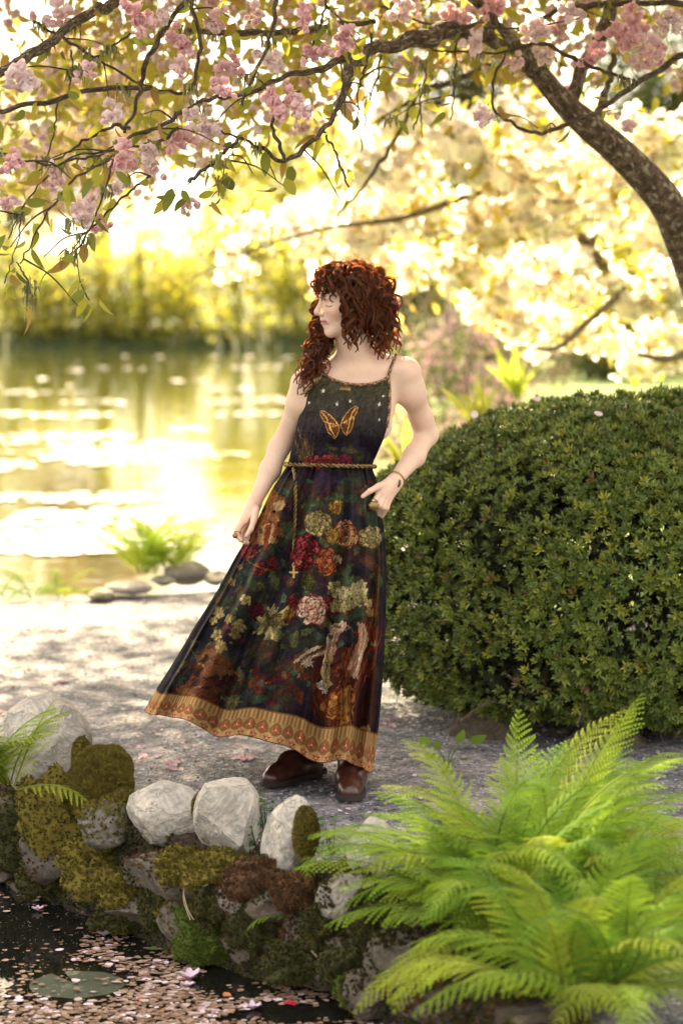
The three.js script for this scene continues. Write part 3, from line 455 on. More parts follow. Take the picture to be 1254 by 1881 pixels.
// ---------- the clipped evergreen bush ----------
const shrubC = V(1.2, 0, -9.05);
{
  const R = rng(301), t = thing('clipped_shrub', 'large dome shaped clipped evergreen shrub right of the woman', 'shrub', shrubC);
  // outline of the dome: distance from the centre for a direction
  const rx = 1.19, rz = .95, ry = .80, y0 = .14;
  const hole = [[V(.55, .55, .8), .2], [V(-.2, -.05, .95), .16], [V(.45, .15, .9), .15], [V(-.55, -.3, .75), .2], [V(.25, .1, .9), .12], [V(.2, .5, .85), .08], [V(-.35, .25, .85), .09], [V(.05, -.25, .95), .16], [V(-.6, .1, .75), .08]].map(([d, r]) => [d.normalize(), r]);
  const radius = (d) => { const e = d.y > 0 ? 2.2 : 3, k = Math.pow(Math.abs(d.x / rx), e) + Math.pow(Math.abs(d.y / (d.y > 0 ? ry * .86 : ry * .62)), e) + Math.pow(Math.abs(d.z / rz), e); return Math.pow(k, -1 / e) * (1 + .09 * fbm(d.x * 3.1 + 5, d.y * 3.1, d.z * 3.1, 3) + .07 * fbm(d.x * 9, d.y * 9, d.z * 9 + 3, 2)); };
  const cy = .36, skirt = (d) => d.y < -.05 ? .75 + .3 * fbm(d.x * 6, 1, d.z * 6, 2) : 1;
  const dirs = []; for (let i = 0; i < 150000 && dirs.length < 41000; i++) { const v = V(R() * 2 - 1, R() * 2 - 1, R() * 2 - 1), l = v.length(); if (l > 1 || l < .1) continue; v.divideScalar(l); if (v.z < -.35 && v.y < .5) continue; dirs.push(v); }
  const leaf = leafGeo(.30, .22, .10, 3), whorls = [0, 1, 2, 3].map((k) => { const q = rng(310 + k), gs = []; for (let i = 0; i < 9; i++) { const g = leaf.clone(), s = .75 + .35 * q(); g.scale(s, s, s); g.rotateX(i < 3 ? .45 + .25 * q() : .95 + .5 * q()); g.rotateY(i * 2.4 + q() * .5); g.translate(0, i * .012, 0); gs.push(g); } return mergeGeometries(gs); });
  const lists = [[], [], [], []], twigs = [];
  for (const d of dirs) {
    let gap = 0; for (const [h, r] of hole) gap = Math.max(gap, 1 - d.distanceTo(h) / r);
    const n = fbm(d.x * 5, d.y * 5, d.z * 5 + 9, 3); if (gap > .1 && R() < .75) continue; if (n < -.24 && R() < .6) continue;
    const ru = R(), depth = ru < .62 ? .045 * R() : ru < .9 ? .04 + .09 * R() : .12 + .12 * R(), p = d.clone().multiplyScalar(radius(d) - depth); p.y += cy + y0; if (p.y < .02 + .05 * R()) continue;
    if (d.y < -.12 && fbm(p.x * 7, 3, p.z * 7, 2) > .16 && p.y < .16) continue;
    const up = d.clone().multiply(V(1, .9, 1)).add(V((R() - .5) * .8, .28 + (R() - .4) * .7, (R() - .5) * .8)), fresh = R(), tone = fresh > .9 ? rgb(.30, .31, .04) : fresh > .5 ? rgb(.20, .245, .036) : fresh > .02 ? rgb(.12, .17, .032) : rgb(.18, .12, .035);
    lists[Math.floor(R() * 4)].push({ p, q: Q(up, R() * 6.28), s: .0245 * (.5 + .9 * R()), c: tone.multiplyScalar(.75 + .5 * R()) });
    if (R() < .3) twigs.push({ p: p.clone().addScaledVector(up.normalize(), -.03), q: Q(up), s: V(.0016, .07, .0016), c: rgb(.17, .10, .055) });
  }
  const lm = phys({ color: 0xffffff, roughness: .42, transmission: .18, thickness: 0, side: THREE.DoubleSide, specularIntensity: .8 });
  lists.forEach((l, k) => inst('foliage', whorls[k], lm, l, t));
  inst('twig', new THREE.CylinderGeometry(1, 1, 1, 5), bark, twigs, t);
  // bare wood inside, which shows dark through the gaps
  const wood = []; for (let i = 0; i < 1500; i++) { const d = V(R() * 2 - 1, R() * 1.5 - .5, R() * 1.6 - .6).normalize(), r = radius(d) * (.45 + .42 * R()), p = d.clone().multiplyScalar(r); p.y += cy + y0; if (p.y < .05) continue; wood.push({ p, q: Q(d.add(V(R() - .5, R() - .5, R() - .5).multiplyScalar(.9))), s: V(.003, .18, .003), c: rgb(.10, .07, .05) }); }
  inst('wood', new THREE.CylinderGeometry(.6, 1, 1, 5), std({ color: 0xffffff, roughness: 1 }), wood, t);
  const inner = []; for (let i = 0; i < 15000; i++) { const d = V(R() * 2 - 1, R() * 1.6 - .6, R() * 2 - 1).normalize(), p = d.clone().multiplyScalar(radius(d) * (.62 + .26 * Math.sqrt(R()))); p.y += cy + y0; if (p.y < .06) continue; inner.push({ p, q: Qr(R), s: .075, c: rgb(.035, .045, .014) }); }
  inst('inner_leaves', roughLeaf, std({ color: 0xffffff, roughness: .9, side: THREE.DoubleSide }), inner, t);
  for (let i = 0; i < 9; i++) { const a = i / 9 * 6.28, e = V(Math.cos(a) * .6, .45, Math.sin(a) * .6); part('stem', tube([V(Math.cos(a) * .1, -.02, Math.sin(a) * .1), V(Math.cos(a) * .35, .12, Math.sin(a) * .35), e], [.02, .012], 10, 6), bark, t); }
  for (const [pts] of [[[[845, 1325], [900, 1290], [960, 1300], [1010, 1270]]], [[[930, 1240], [985, 1275], [1010, 1240]]], [[[1170, 1250], [1180, 1150], [1172, 1080]]], [[[1060, 1330], [1085, 1250], [1080, 1200]]]]) part('stem', tube(pts.map(([x, y], i) => PX(x, y, 8.2 + .05 * i).sub(shrubC)), [.006, .003], 14, 5), bark, t);
  // petals caught on the crown
  const pb = [], g = 'pink petals lying on the clipped shrub';
  for (const [x, y, d, l] of [[1098, 762, 8.55, 'largest pink petal, on the upper right of the clipped shrub'], [985, 735, 8.8, 'pink petal on the crest of the clipped shrub, left one'], [1190, 744, 8.75, 'pink petal on the crest of the clipped shrub near the right edge'], [870, 762, 8.8, 'pale petal on the left shoulder of the clipped shrub'], [1143, 748, 8.75, 'small petal between two larger ones on the shrub crest']]) { const p = topMesh('petal', petalGeo, M.petal, l, 'petal', g); p.position.copy(PX(x, y, d)); p.rotation.set(.9, x, .3); p.scale.setScalar(.03); }
}
// ---------- stones ----------
const rockN = 512, rockH = new Float32Array(rockN * rockN);
const rockMap = dataTex(rockN, (x, y) => { const n = fbmT(x, y, 3, 1), f = fbmT(x, y, 16, 2), s = fbmT(x, y, 40, 3); rockH[y * rockN + x] = .5 + .5 * f + .45 * s + .2 * n; let v = 208 + n * 18 + f * 14 + s * 40; return [v, v - 3 - n * 6, v - 9 - n * 14]; }, true, 4);
function fbmT(x, y, f, s) { const a = x / rockN * 6.28318, b = y / rockN * 6.28318, r = f / 6.28; return fbm(Math.cos(a) * r + s * 9, Math.sin(a) * r + Math.cos(b) * r, Math.sin(b) * r + s, 3); }
const rockBump = dataTex(rockN, (x, y) => { const v = rockH[y * rockN + x] * 235; return [v, v, v]; }, false, 4);
const rockMat = (r, g, b) => std({ color: rgb(r, g, b), map: rockMap, bumpMap: rockBump, bumpScale: .004, roughness: .93, vertexColors: true });
M.rock = [rockMat(.72, .68, .61), rockMat(.34, .32, .29), rockMat(.22, .19, .15), rockMat(.44, .41, .36), rockMat(.20, .16, .115)];
function boulder(seed, r, { cuts = 7, rough = .10, det = 22, deep = .72, moss = null } = {}) {
  const R = rng(seed), g = mergeVertices(new THREE.IcosahedronGeometry(1, det).deleteAttribute('normal').deleteAttribute('uv')), p = g.attributes.position, v = V(), planes = [], col = [];
  for (let i = 0; i < cuts; i++) planes.push([V(R() - .5, R() - .5, R() - .5).normalize(), deep + (1 - deep) * R() * .9]);
  for (let i = 0; i < p.count; i++) {
    v.fromBufferAttribute(p, i); const u = v.clone();
    for (const [n, h] of planes) { const d = v.dot(n) - h; if (d > 0) v.addScaledVector(n, -d * .93); }
    const k = 1 + rough * fbm(u.x * 1.6 + seed, u.y * 1.6, u.z * 1.6, 3) * 1.6 + rough * .35 * fbm(u.x * 6, u.y * 6 + seed, u.z * 6, 3) + .03 * rough * fbm(u.x * 22, u.y * 22 + seed, u.z * 22, 2) - (det > 24 ? 0 : .03) * smoothstep(1 - Math.abs(fbm(u.x * 1.8 + 3, u.y * 1.8, u.z * 1.8 + seed, 3)) * 9, .55, 1);
    v.multiplyScalar(k).multiply(r); p.setXYZ(i, v.x, v.y, v.z);
    const st = fbm(u.x * 3 + seed, u.y * 3, u.z * 3, 4), st2 = fbm(u.x * 9, u.y * 9 + seed, u.z * 9, 3), w = .92 + .34 * st + .16 * st2, ye = clamp(smoothstep(st2 + st * .6, .1, .4) * .5, 0, 1);
    const m = moss ? smoothstep(moss(u) + .7 * st2 + .4 * st, .35, .6) : 0;
    col.push(lerp(w, .30, m), lerp(w * (1 - .05 * ye), .27, m), lerp(w * (1 - .18 * ye), .06, m));
  }
  g.setAttribute('color', new THREE.Float32BufferAttribute(col, 3)); g.computeVertexNormals(); return boxUV(g, 1);
}
// moss: short tufts standing out of a surface
const tuftGeo = (() => { const R = rng(9), gs = []; for (let i = 0; i < 7; i++) { const g = new THREE.ConeGeometry(.16, 1, 3, 1, true); g.translate(0, .5, 0); g.rotateX((R() - .2) * .8); g.rotateY(i * .9); gs.push(g); } return mergeGeometries(gs); })();
M.moss = leafy({ color: 0xffffff, transmission: .22 });
const mossTones = { gold: [rgb(.22, .17, .02), rgb(.16, .13, .018), rgb(.27, .20, .03), rgb(.10, .09, .015)], dark: [rgb(.055, .055, .012), rgb(.09, .08, .016), rgb(.13, .11, .02), rgb(.04, .045, .012)], green: [rgb(.12, .18, .02), rgb(.09, .13, .015), rgb(.16, .19, .03)], rust: [rgb(.16, .075, .03), rgb(.12, .055, .025), rgb(.2, .1, .04), rgb(.10, .06, .02)] };
function moss(R, g, n, tones, size, ok, off) {
  const tl = mossTones[tones]; return sample(g, n, R, ok).map(({ p, n: nn }) => { const k = fbm(p.x * 14 + 3, p.y * 14, p.z * 14, 2); return { p: off ? p.add(off) : p, q: Q(nn.add(V((R() - .5) * .7, .25 + (R() - .5) * .5, (R() - .5) * .7)), R() * 6), s: V(size * 1.25, size * (.6 + .7 * R() + k), size * 1.25), c: tl[Math.floor(R() * tl.length)].clone().multiplyScalar(.8 + .35 * R() + .5 * k) }; });
}
// rock outcrop under the bush
for (const [x, y, d, r, seed, l] of [[900, 1362, 8.55, V(.15, .14, .10), 401, 'grey rock under the left part of the clipped shrub'], [1100, 1405, 8.45, V(.19, .18, .12), 402, 'large brown rock under the middle of the clipped shrub'], [1240, 1390, 8.6, V(.14, .14, .12), 403, 'dark rock under the clipped shrub at the right edge']]) { const m = topMesh('rock', boulder(seed, r, { cuts: 12, rough: .13, deep: .52, det: 30 }), M.rock[4], l, 'rock', 'rocks under the clipped shrub'); m.position.copy(PX(x, y, d)); }
// small broad-leaved seedling at the foot of the bush
{
  const R = rng(411), c = PX(818, 1385, 7.9); c.y = .0; const t = thing('seedling', 'small broad leaved green seedling at the foot of the clipped shrub', 'plant', c), g = leafGeo(.62, .25, .08, 6), mt = leafy({ color: rgb(.16, .25, .03), transmission: .35 });
  for (const [x, y, s, a, b] of [[790, 1355, .05, -1, .7], [800, 1378, .05, -.7, .2], [838, 1352, .058, .5, .8], [862, 1350, .062, 1, .35], [818, 1392, .05, -.1, -.7], [838, 1380, .05, .6, -.1], [806, 1365, .04, -.4, 1], [828, 1402, .04, .3, -.6]]) { const p = PX(x, y + 12, 7.86).sub(c), m = part('leaf', g, mt, t); m.position.copy(p); m.quaternion.copy(Q(V(a, b, .7), R() * .6)); m.scale.setScalar(s); part('stem', tube([V((R() - .5) * .02, 0, 0), V(p.x * .4, p.y * .7, p.z * .5), p], [.002, .0012], 6, 5), mt, t); }
}
// ---------- the dry stone wall with its cap stones, moss and plants ----------
const mossAll = { };
{
  const R = rng(501), base = GND(350, 1560); base.y = 0;
  const t = thing('stone_wall', 'low mossy retaining wall of rough stones between path and pool', 'wall', base);
  // earth core: follows the wall line, battered, hollowed between the stones
  const pos = [], idx = [], uv = [], NX = 260, NY = 24, curve = new THREE.CatmullRomCurve3(wallLine.slice(1, 12)), Lw = curve.getLength();
  for (let i = 0; i <= NX; i++) { const t0 = i / NX, p = curve.getPointAt(t0), tg = curve.getTangentAt(t0), n = V(-tg.z, 0, tg.x); if (n.z < 0) n.negate();
    for (let j = 0; j <= NY; j++) { const v = j / NY, y = lerp(.015, -.42, Math.pow(Math.max(0, v - .12) / .88, 1)), out = v < .12 ? lerp(-.16, .0, v / .12) : .0 + .07 * (v - .12), k = .08 * fbm(t0 * Lw * 6, y * 7, 1, 3) + .02 * fbm(t0 * Lw * 22, y * 22, 4, 2); pos.push(p.x + n.x * (out + k) - base.x, y - base.y + (v < .15 ? .02 * fbm(t0 * 60, 1, v * 9, 2) : 0), p.z + n.z * (out + k) - base.z); uv.push(t0 * Lw, v * .5); if (i && j) { const a = (i - 1) * (NY + 1) + j - 1, b = a + NY + 1; idx.push(a, a + 1, b, b, a + 1, b + 1); } } }
  const core = geom(pos, idx, null, uv); part('earth', core, std({ color: rgb(.22, .16, .10), map: gravelMap, bumpMap: gravelBump, bumpScale: .02, roughness: 1, side: THREE.DoubleSide }), t);
  // wall stones in rough courses, pixel places from the photograph
  const at = (x, y, d) => PX(x, y, d).sub(base), lists = { gold: [], dark: [], green: [], rust: [] };
  const face = (x, y) => { for (let d = 8.6; d > 5; d -= .01) { const p = PX(x, y, d); if (wallDist(p.x, p.z) < -.05) return d; } return 6.2; };
  const stones = [[205, 1515, 60, 45, 1], [185, 1590, 55, 35, 2], [330, 1625, 95, 50, 2], [275, 1590, 45, 30, 2], [250, 1660, 50, 30, 2], [365, 1690, 60, 45, 2], [455, 1640, 55, 55, 3], [465, 1610, 50, 40, 2], [520, 1660, 60, 40, 2], [445, 1735, 40, 40, 2], [560, 1720, 60, 45, 2], [640, 1650, 50, 50, 3], [650, 1740, 60, 50, 2], [740, 1760, 60, 55, 2], [110, 1560, 70, 70, 2], [30, 1570, 60, 60, 2], [60, 1625, 50, 30, 2], [700, 1820, 60, 50, 2], [820, 1830, 70, 60, 2], [600, 1790, 50, 30, 2], [10, 1500, 60, 60, 2], [520, 1760, 40, 30, 2]];
  stones.forEach(([x, y, w, h, mt], i) => {
    const d = face(x, y) + .045, k = d / F, g = boulder(520 + i, V(w * k * 1.25, h * k * 1.2, .08 + .03 * R()), { cuts: 13, rough: .09, deep: .52, det: 14, moss: (u) => (u.y * .6 + (i % 3 === 0 ? .25 : -.05)) });
    const m = part('stone', g, M.rock[mt], t); m.position.copy(at(x, y, d)); m.rotation.set((R() - .5) * .4, (R() - .5) * .6, (R() - .5) * .4); m.updateMatrix();
    const g2 = g.clone().applyMatrix4(m.matrix), kind = i % 4 === 2 ? 'rust' : i % 5 === 0 ? 'gold' : 'dark', c = at(x, y, d);
    lists[kind].push(...moss(R, g2, 800, kind, .011, (p, n) => n.z > -.3 && fbm(p.x * 9, p.y * 9, p.z * 9, 3) + n.y * .4 > .02));
  });
  // moss carpets between the stones
  const ccore = core.clone();
  lists.dark.push(...moss(R, ccore, 30000, 'dark', .011, (p, n) => fbm(p.x * 5, p.y * 6, p.z * 5, 3) > -.16));
  lists.gold.push(...moss(R, ccore, 14000, 'gold', .012, (p, n) => p.x < -.25 && fbm(p.x * 4 + 5, p.y * 5, p.z * 4, 3) > -.02));
  lists.green.push(...moss(R, ccore, 4200, 'green', .012, (p, n) => p.y < -.16 && fbm(p.x * 4 + 9, p.y * 4, p.z * 4, 2) > .14));
  lists.rust.push(...moss(R, ccore, 6000, 'rust', .014, (p, n) => p.x > .0 && p.y > -.2 && fbm(p.x * 4 + 2, p.y * 4, p.z * 4, 3) > .0));
  // swelling moss pads as parts of the wall
  const pads = [[105, 1500, 65, 75, 'gold', 1], [165, 1590, 55, 55, 'gold', 1], [90, 1605, 60, 40, 'dark', 1], [215, 1680, 45, 25, 'dark', 1], [300, 1670, 40, 30, 'dark', 1], [365, 1710, 42, 45, 'green', 1], [330, 1590, 40, 26, 'gold', 1], [400, 1600, 55, 30, 'gold', 1], [400, 1660, 40, 40, 'dark', 1], [480, 1625, 55, 40, 'rust', 1], [540, 1640, 30, 30, 'rust', 1], [470, 1700, 40, 40, 'dark', 1], [560, 1770, 60, 35, 'dark', 1], [640, 1780, 55, 45, 'dark', 1], [600, 1700, 40, 40, 'dark', 1], [690, 1690, 40, 45, 'dark', 1], [225, 1630, 40, 30, 'gold', 1], [40, 1540, 45, 60, 'dark', 1], [660, 1820, 40, 30, 'green', 1], [370, 1745, 40, 20, 'green', 1]];
  const padMat = { gold: std({ color: rgb(.17, .135, .02), roughness: 1 }), dark: std({ color: rgb(.05, .05, .014), roughness: 1 }), green: std({ color: rgb(.08, .11, .015), roughness: 1 }), rust: std({ color: rgb(.10, .05, .022), roughness: 1 }) };
  pads.forEach(([x, y, w, h, kind], i) => { const d = face(x, y) - .03, k = d / F, g = boulder(560 + i, V(w * k * 1.1, h * k * 1.05, .045), { cuts: 0, rough: .55, det: 11 }), m = part('moss_pad', g, padMat[kind], t); m.position.copy(at(x, y, d)); m.updateMatrix(); lists[kind].push(...moss(R, g.clone().applyMatrix4(m.matrix), 1500, kind, .0105, (p, n) => n.z > -.35)); });
  for (const k in lists) inst('moss', tuftGeo, M.moss, lists[k], t);
  // litter on the earthy top edge of the wall
  const lit = []; for (let i = 0; i < 2600; i++) { const p = curve.getPointAt(.05 + .9 * R()), o = -.02 - .16 * R(); const x = p.x + (R() - .5) * .06, z = p.z + o; const v = R(); lit.push({ p: V(x, heightAt(x, z) + .012 * R(), z).sub(base), q: Q(V((R() - .5), .6 * R(), (R() - .5)), R() * 6), s: V(.006, .012 + .03 * R(), .006), c: v < .5 ? rgb(.16, .10, .06) : v < .75 ? rgb(.28, .2, .12) : v < .9 ? rgb(.09, .06, .04) : rgb(.5, .38, .34) }); }
  inst('litter', leafGeo(.5, .2, .1, 2), std({ color: 0xffffff, roughness: 1, side: THREE.DoubleSide }), lit, t);

  // the pale cap stones
  const g = 'pale cap stones standing along the top of the wall';
  const foot = (u) => -u.y * .7 - .2;
  const capAt = (x, y) => { for (let d = 9; d > 5; d -= .01) { const p = PX(x, y, d); if (wallDist(p.x, p.z) < .045) return d; } return 6; };
  const cap = (x, y, w, h, dz, d0, seed, o, rot, label) => { const d = capAt(x, y), k = d / F, m = topMesh('boulder', boulder(seed, V(w * k, h * k, dz), { det: 40, ...o }), M.rock[0], label, 'stone', g); m.position.copy(PX(x, y, d)); m.rotation.set(...rot); return m; };
  cap(86, 1376, 90, 104, .14, 7.62, 607, { cuts: 6, rough: .06, deep: .6, moss: foot }, [.1, -.2, .05], 'tallest pale grey boulder with a flat top, at the far left above the moss');
  cap(303, 1492, 76, 62, .11, 7.05, 612, { cuts: 6, rough: .075, deep: .68, moss: foot }, [.15, .1, -.22], 'rounded loaf shaped white stone right of the mossy mound');
  cap(421, 1502, 66, 92, .12, 6.85, 626, { cuts: 12, rough: .05, deep: .5, moss: foot }, [.05, .15, .12], 'angular grey-white block standing upright in the middle of the wall top');
  cap(530, 1545, 52, 88, .10, 6.62, 638, { cuts: 7, rough: .07, deep: .66, moss: foot }, [.1, -.1, -.22], 'narrow leaning white stone with moss on its right side');
  cap(680, 1560, 44, 62, .09, 6.45, 649, { cuts: 6, rough: .06, deep: .7 }, [.1, .2, -.1], 'white stone half hidden behind the left fronds of the big fern');
  cap(655, 1650, 40, 48, .09, 6.3, 655, { cuts: 6, rough: .06, deep: .7 }, [.1, .2, -.3], 'lower grey stone under the left edge of the big fern');
  // mossy mounds as things on top of the wall
  const mound = (x, y, w, h, dz, d0, seed, kind, n0, label) => { const n = n0 * 2, d = capAt(x, y) - .04, k = d / F, gg = boulder(seed, V(w * k, h * k, dz), { cuts: 0, rough: .17, det: 18 }), o = thing('moss_mound', label, 'moss', PX(x, y, d), 'moss mounds on the wall top'); part('cushion', gg, padMat[kind], o); inst('moss', tuftGeo, M.moss, moss(rng(seed), gg, n, kind, .0125), o); };
  mound(188, 1438, 56, 66, .11, 7.32, 661, 'gold', 5200, 'big golden moss mound between the tall boulder and the loaf shaped stone');
  mound(228, 1500, 36, 48, .08, 7.22, 662, 'gold', 2200, 'lower golden moss pad hanging below the big moss mound');
  mound(562, 1530, 19, 48, .05, 6.6, 663, 'gold', 1100, 'small moss strip on the right side of the narrow leaning stone');
  mound(150, 1385, 12, 30, .05, 7.6, 664, 'gold', 400, 'tiny moss tuft on the right shoulder of the tallest boulder');
  mound(368, 1485, 10, 26, .04, 6.98, 665, 'gold', 350, 'narrow moss tuft between the loaf stone and the upright block');
}
// rocks and plants on the far side of the path, out of focus
{
  const g = 'rocks along the far shore of the path';
  for (const [x, y, w, h, mt, l, s] of [[345, 1052, 42, 24, 3, 'grey-brown rock beside the bright fern on the far shore', 701], [300, 1066, 22, 10, 3, 'small rock left of the grey-brown one below the fern', 702], [235, 1080, 44, 13, 0, 'flat sunlit white rock on the far shore', 703], [185, 1092, 24, 11, 3, 'brown stone at the left end of the white shore rock', 704], [400, 1062, 24, 14, 3, 'small pale stone next to the skirt on the far shore', 707]]) { const d = 12.9 - (y - 1050) * .012, m = topMesh('shore_rock', boulder(s, V(w * d / F, h * d / F, .12), { cuts: 8, det: 10 }), M.rock[mt], l, 'rock', g); m.position.copy(PX(x, y, d)); }
}
// ---------- ferns ----------
// a frond lies along +x with its upper side +y, its base at the origin; len metres
function frond(R, len, rise, droop, width, pairs = 24) {
  const pos = [], idx = [], col = [], P = []; let a = rise, x = 0, y = 0; const n = 40, side = (R() - .5) * .5;
  for (let i = 0; i <= n; i++) { const t = i / n; P.push([x, y, side * t * t * len * .5, a]); a -= droop / n * (.4 + 1.2 * t); x += Math.cos(a) * len / n; y += Math.sin(a) * len / n; }
  const at = (t) => { const k = Math.min(n - 1, Math.floor(t * n)), f = t * n - k, A = P[k], C = P[k + 1]; return [lerp(A[0], C[0], f), lerp(A[1], C[1], f), lerp(A[2], C[2], f), lerp(A[3], C[3], f)]; };
  const push = (x, y, z, c) => { pos.push(x, y, z); col.push(c[0], c[1], c[2]); return pos.length / 3 - 1; };
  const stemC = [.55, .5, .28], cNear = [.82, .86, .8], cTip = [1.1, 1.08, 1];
  let prev = null; for (let i = 0; i <= n; i++) { const [px, py, pz, an] = P[i], r = .0032 * (1 - i / n * .8), q = [push(px, py, pz - r, stemC), push(px - Math.sin(an) * r * 1.4, py + Math.cos(an) * r * 1.4, pz, stemC), push(px, py, pz + r, stemC)]; if (prev) for (let j = 0; j < 2; j++) idx.push(prev[j], prev[j + 1], q[j], q[j], prev[j + 1], q[j + 1]); prev = q; }
  for (let i = 0; i < pairs; i++) {
    const t = .13 + .86 * Math.pow(i / (pairs - 1), .92), [bx, by, bz, an] = at(t), u = (t - .13) / .87, L = width * Math.pow(Math.sin(Math.PI * Math.pow(.18 + .82 * u, .85)), .75) * (.92 + .16 * R()) + .006, tx = Math.cos(an), ty = Math.sin(an), nx = -ty, ny = tx;
    for (const s of [-1, 1]) {
      const sweep = .42 + .35 * u + (R() - .5) * .12, dr = .25 + .35 * R(), m = Math.max(4, Math.round(12 * L / width)), wd = Math.min(L * .11 + .003, len * .87 / pairs * .50);
      for (let j = 0; j < m; j++) {
        const v0 = (j + .1) / m, pt = (v) => { const f = L * v, o = Math.sin(sweep + v * .25) * f, c = Math.cos(sweep + v * .25) * f, dn = -dr * L * v * v + .12 * L * v; return [bx + tx * o + nx * dn, by + ty * o + ny * dn, bz + s * c]; };
        const q0 = pt(v0), q1 = pt(v0 + .62 / m), w = wd * Math.pow(1 - v0, .7) + .0015, dx = q1[0] - q0[0], dy = q1[1] - q0[1], dz = q1[2] - q0[2], l = Math.hypot(dx, dy, dz) || 1;
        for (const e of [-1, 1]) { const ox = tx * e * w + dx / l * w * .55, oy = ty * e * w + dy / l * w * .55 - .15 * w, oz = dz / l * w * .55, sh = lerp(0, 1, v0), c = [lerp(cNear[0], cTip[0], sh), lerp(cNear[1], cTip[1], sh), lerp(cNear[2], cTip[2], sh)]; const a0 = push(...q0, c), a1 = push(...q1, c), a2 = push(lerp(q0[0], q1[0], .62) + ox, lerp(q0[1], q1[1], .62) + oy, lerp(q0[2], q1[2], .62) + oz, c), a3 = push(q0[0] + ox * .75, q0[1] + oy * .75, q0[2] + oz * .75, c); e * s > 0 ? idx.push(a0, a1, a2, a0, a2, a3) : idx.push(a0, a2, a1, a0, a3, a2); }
      }
    }
  }
  return geom(pos, idx, col);
}
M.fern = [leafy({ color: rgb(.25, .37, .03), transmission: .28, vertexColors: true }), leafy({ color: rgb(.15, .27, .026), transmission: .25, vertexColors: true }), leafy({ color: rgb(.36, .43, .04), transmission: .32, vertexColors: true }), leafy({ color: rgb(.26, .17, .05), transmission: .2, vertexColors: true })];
function fern(label, base, list, seed, group) {
  const R = rng(seed), t = thing('fern', label, 'fern', base, group);
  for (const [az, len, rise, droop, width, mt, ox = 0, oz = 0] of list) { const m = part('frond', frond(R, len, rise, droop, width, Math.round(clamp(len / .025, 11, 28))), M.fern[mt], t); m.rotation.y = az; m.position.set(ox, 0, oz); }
  return t;
}
{
  const R = rng(801), list = [];
  // azimuth 0 points right in the picture, PI to the left, -PI/2 towards the camera
  for (let i = 0; i < 118; i++) { const ring = i / 118, az = i * 2.39996, len = (.38 + .28 * R()) * (Math.cos(az) > .2 ? 1.15 : Math.cos(az) < -.5 ? .86 : 1), inner = R(); list.push([az, len, lerp(1.42, .7, inner) + (R() - .5) * .2, lerp(1.0, 1.9, R()), .072 + .03 * R(), R() < .5 ? 0 : R() < .5 ? 1 : 2, (R() - .5) * .26, (R() - .5) * .2]); }
  for (const [az, len, rise, droop] of [[3.0, .52, 1.0, 1.3], [2.75, .54, 1.2, 1.5], [3.3, .5, .8, 1.2], [3.5, .54, .5, .9], [3.8, .62, .3, 1.0], [4.1, .60, .4, 1.2], [2.4, .62, 1.2, 1.4], [4.5, .6, .45, 1.2], [.9, .66, 1.3, .7], [.6, .7, 1.2, .6], [1.3, .6, 1.35, .7], [5.4, .66, .4, 1.1], [5.8, .62, .6, 1.2], [.2, .66, .9, 1.0], [5.0, .55, .5, 1.3], [3.15, .62, 1.15, 1.6], [2.9, .55, 1.25, 1.3]]) list.push([az, len, rise, droop, .10, R() < .6 ? 2 : 0, (R() - .5) * .12, (R() - .5) * .12]);
  for (const [az, len, rise, droop] of [[3.6, .45, .3, 1.2], [4.6, .4, .25, 1.4], [5.6, .42, .3, 1.3], [2.2, .4, .6, 1.8]]) list.push([az, len, rise, droop, .07, 3, (R() - .5) * .1, (R() - .5) * .1]);
  const b = GND(970, 1728); fern('big bright green fern clump in the right foreground', b, list, 802);
  const l2 = []; for (let i = 0; i < 16; i++) l2.push([i * 2.4, .4 + .2 * R(), .6 + .6 * R(), 1.1 + R(), .1, i % 3]);
  fern('second fern clump at the right edge of the foreground, behind the big one', GND(1270, 1690), l2, 803);
  const l6 = []; for (let i = 0; i < 46; i++) l6.push([i * 2.4, .36 + .26 * R(), .6 + .8 * R(), 1 + R(), .085, i % 3, (R() - .5) * .2, (R() - .5) * .15]);
  fern('third fern clump at the bottom right corner in front of the big one', GND(1085, 1850), l6, 809);
  const l3 = []; for (let i = 0; i < 20; i++) l3.push([-1.5 + (R() - .5) * 3.6, .22 + .14 * R(), 1.0 + .45 * R(), .7 + .9 * R(), .085, i % 2 ? 0 : 2, (R() - .5) * .1, (R() - .5) * .1]);
  l3.push([.6, .3, 1.2, .5, .075, 2, .06, .05], [-.6, .3, .4, 1.2, .06, 2, .08, .1]);
  fern('yellow-green fern hanging over the wall at the left edge', PX(-5, 1440, 7.3), l3, 804);
  fern('little hanging fern in the wall below the narrow leaning stone', PX(566, 1575, 6.5), [[-1.5, .2, .5, 2.2, .028, 0], [-1.2, .16, .9, 2, .026, 1], [2.6, .13, .8, 1.2, .024, 0], [-2.2, .2, -.3, 1.2, .03, 1]], 805, 'little ferns rooted in the wall');
  fern('little arching fern near the water at the foot of the wall', PX(560, 1690, 6.45), [[3.3, .17, .45, 1.3, .03, 0], [2.9, .13, .7, 1.2, .026, 1], [-.2, .12, .5, 1.4, .03, 1], [-1.2, .12, .5, 1.4, .028, 0], [.6, .1, 1, 1.2, .03, 1]], 806, 'little ferns rooted in the wall');
  // far shore plants
  const l4 = []; for (let i = 0; i < 44; i++) l4.push([i * 2.4, .28 + .24 * R(), .8 + .5 * R(), .6 + .6 * R(), .08, i % 2 ? 2 : 0, (R() - .5) * .3, (R() - .4) * .15]);
  fern('sunlit yellow-green fern beside the rocks on the far shore', PX(295, 1052, 12.9), l4, 807);
  const l5 = []; for (let i = 0; i < 14; i++) l5.push([i * 2.4, .2 + .12 * R(), .5 + .5 * R(), .8 + .6 * R(), .06, i % 3, (R() - .5) * .4, (R() - .5) * .1]);
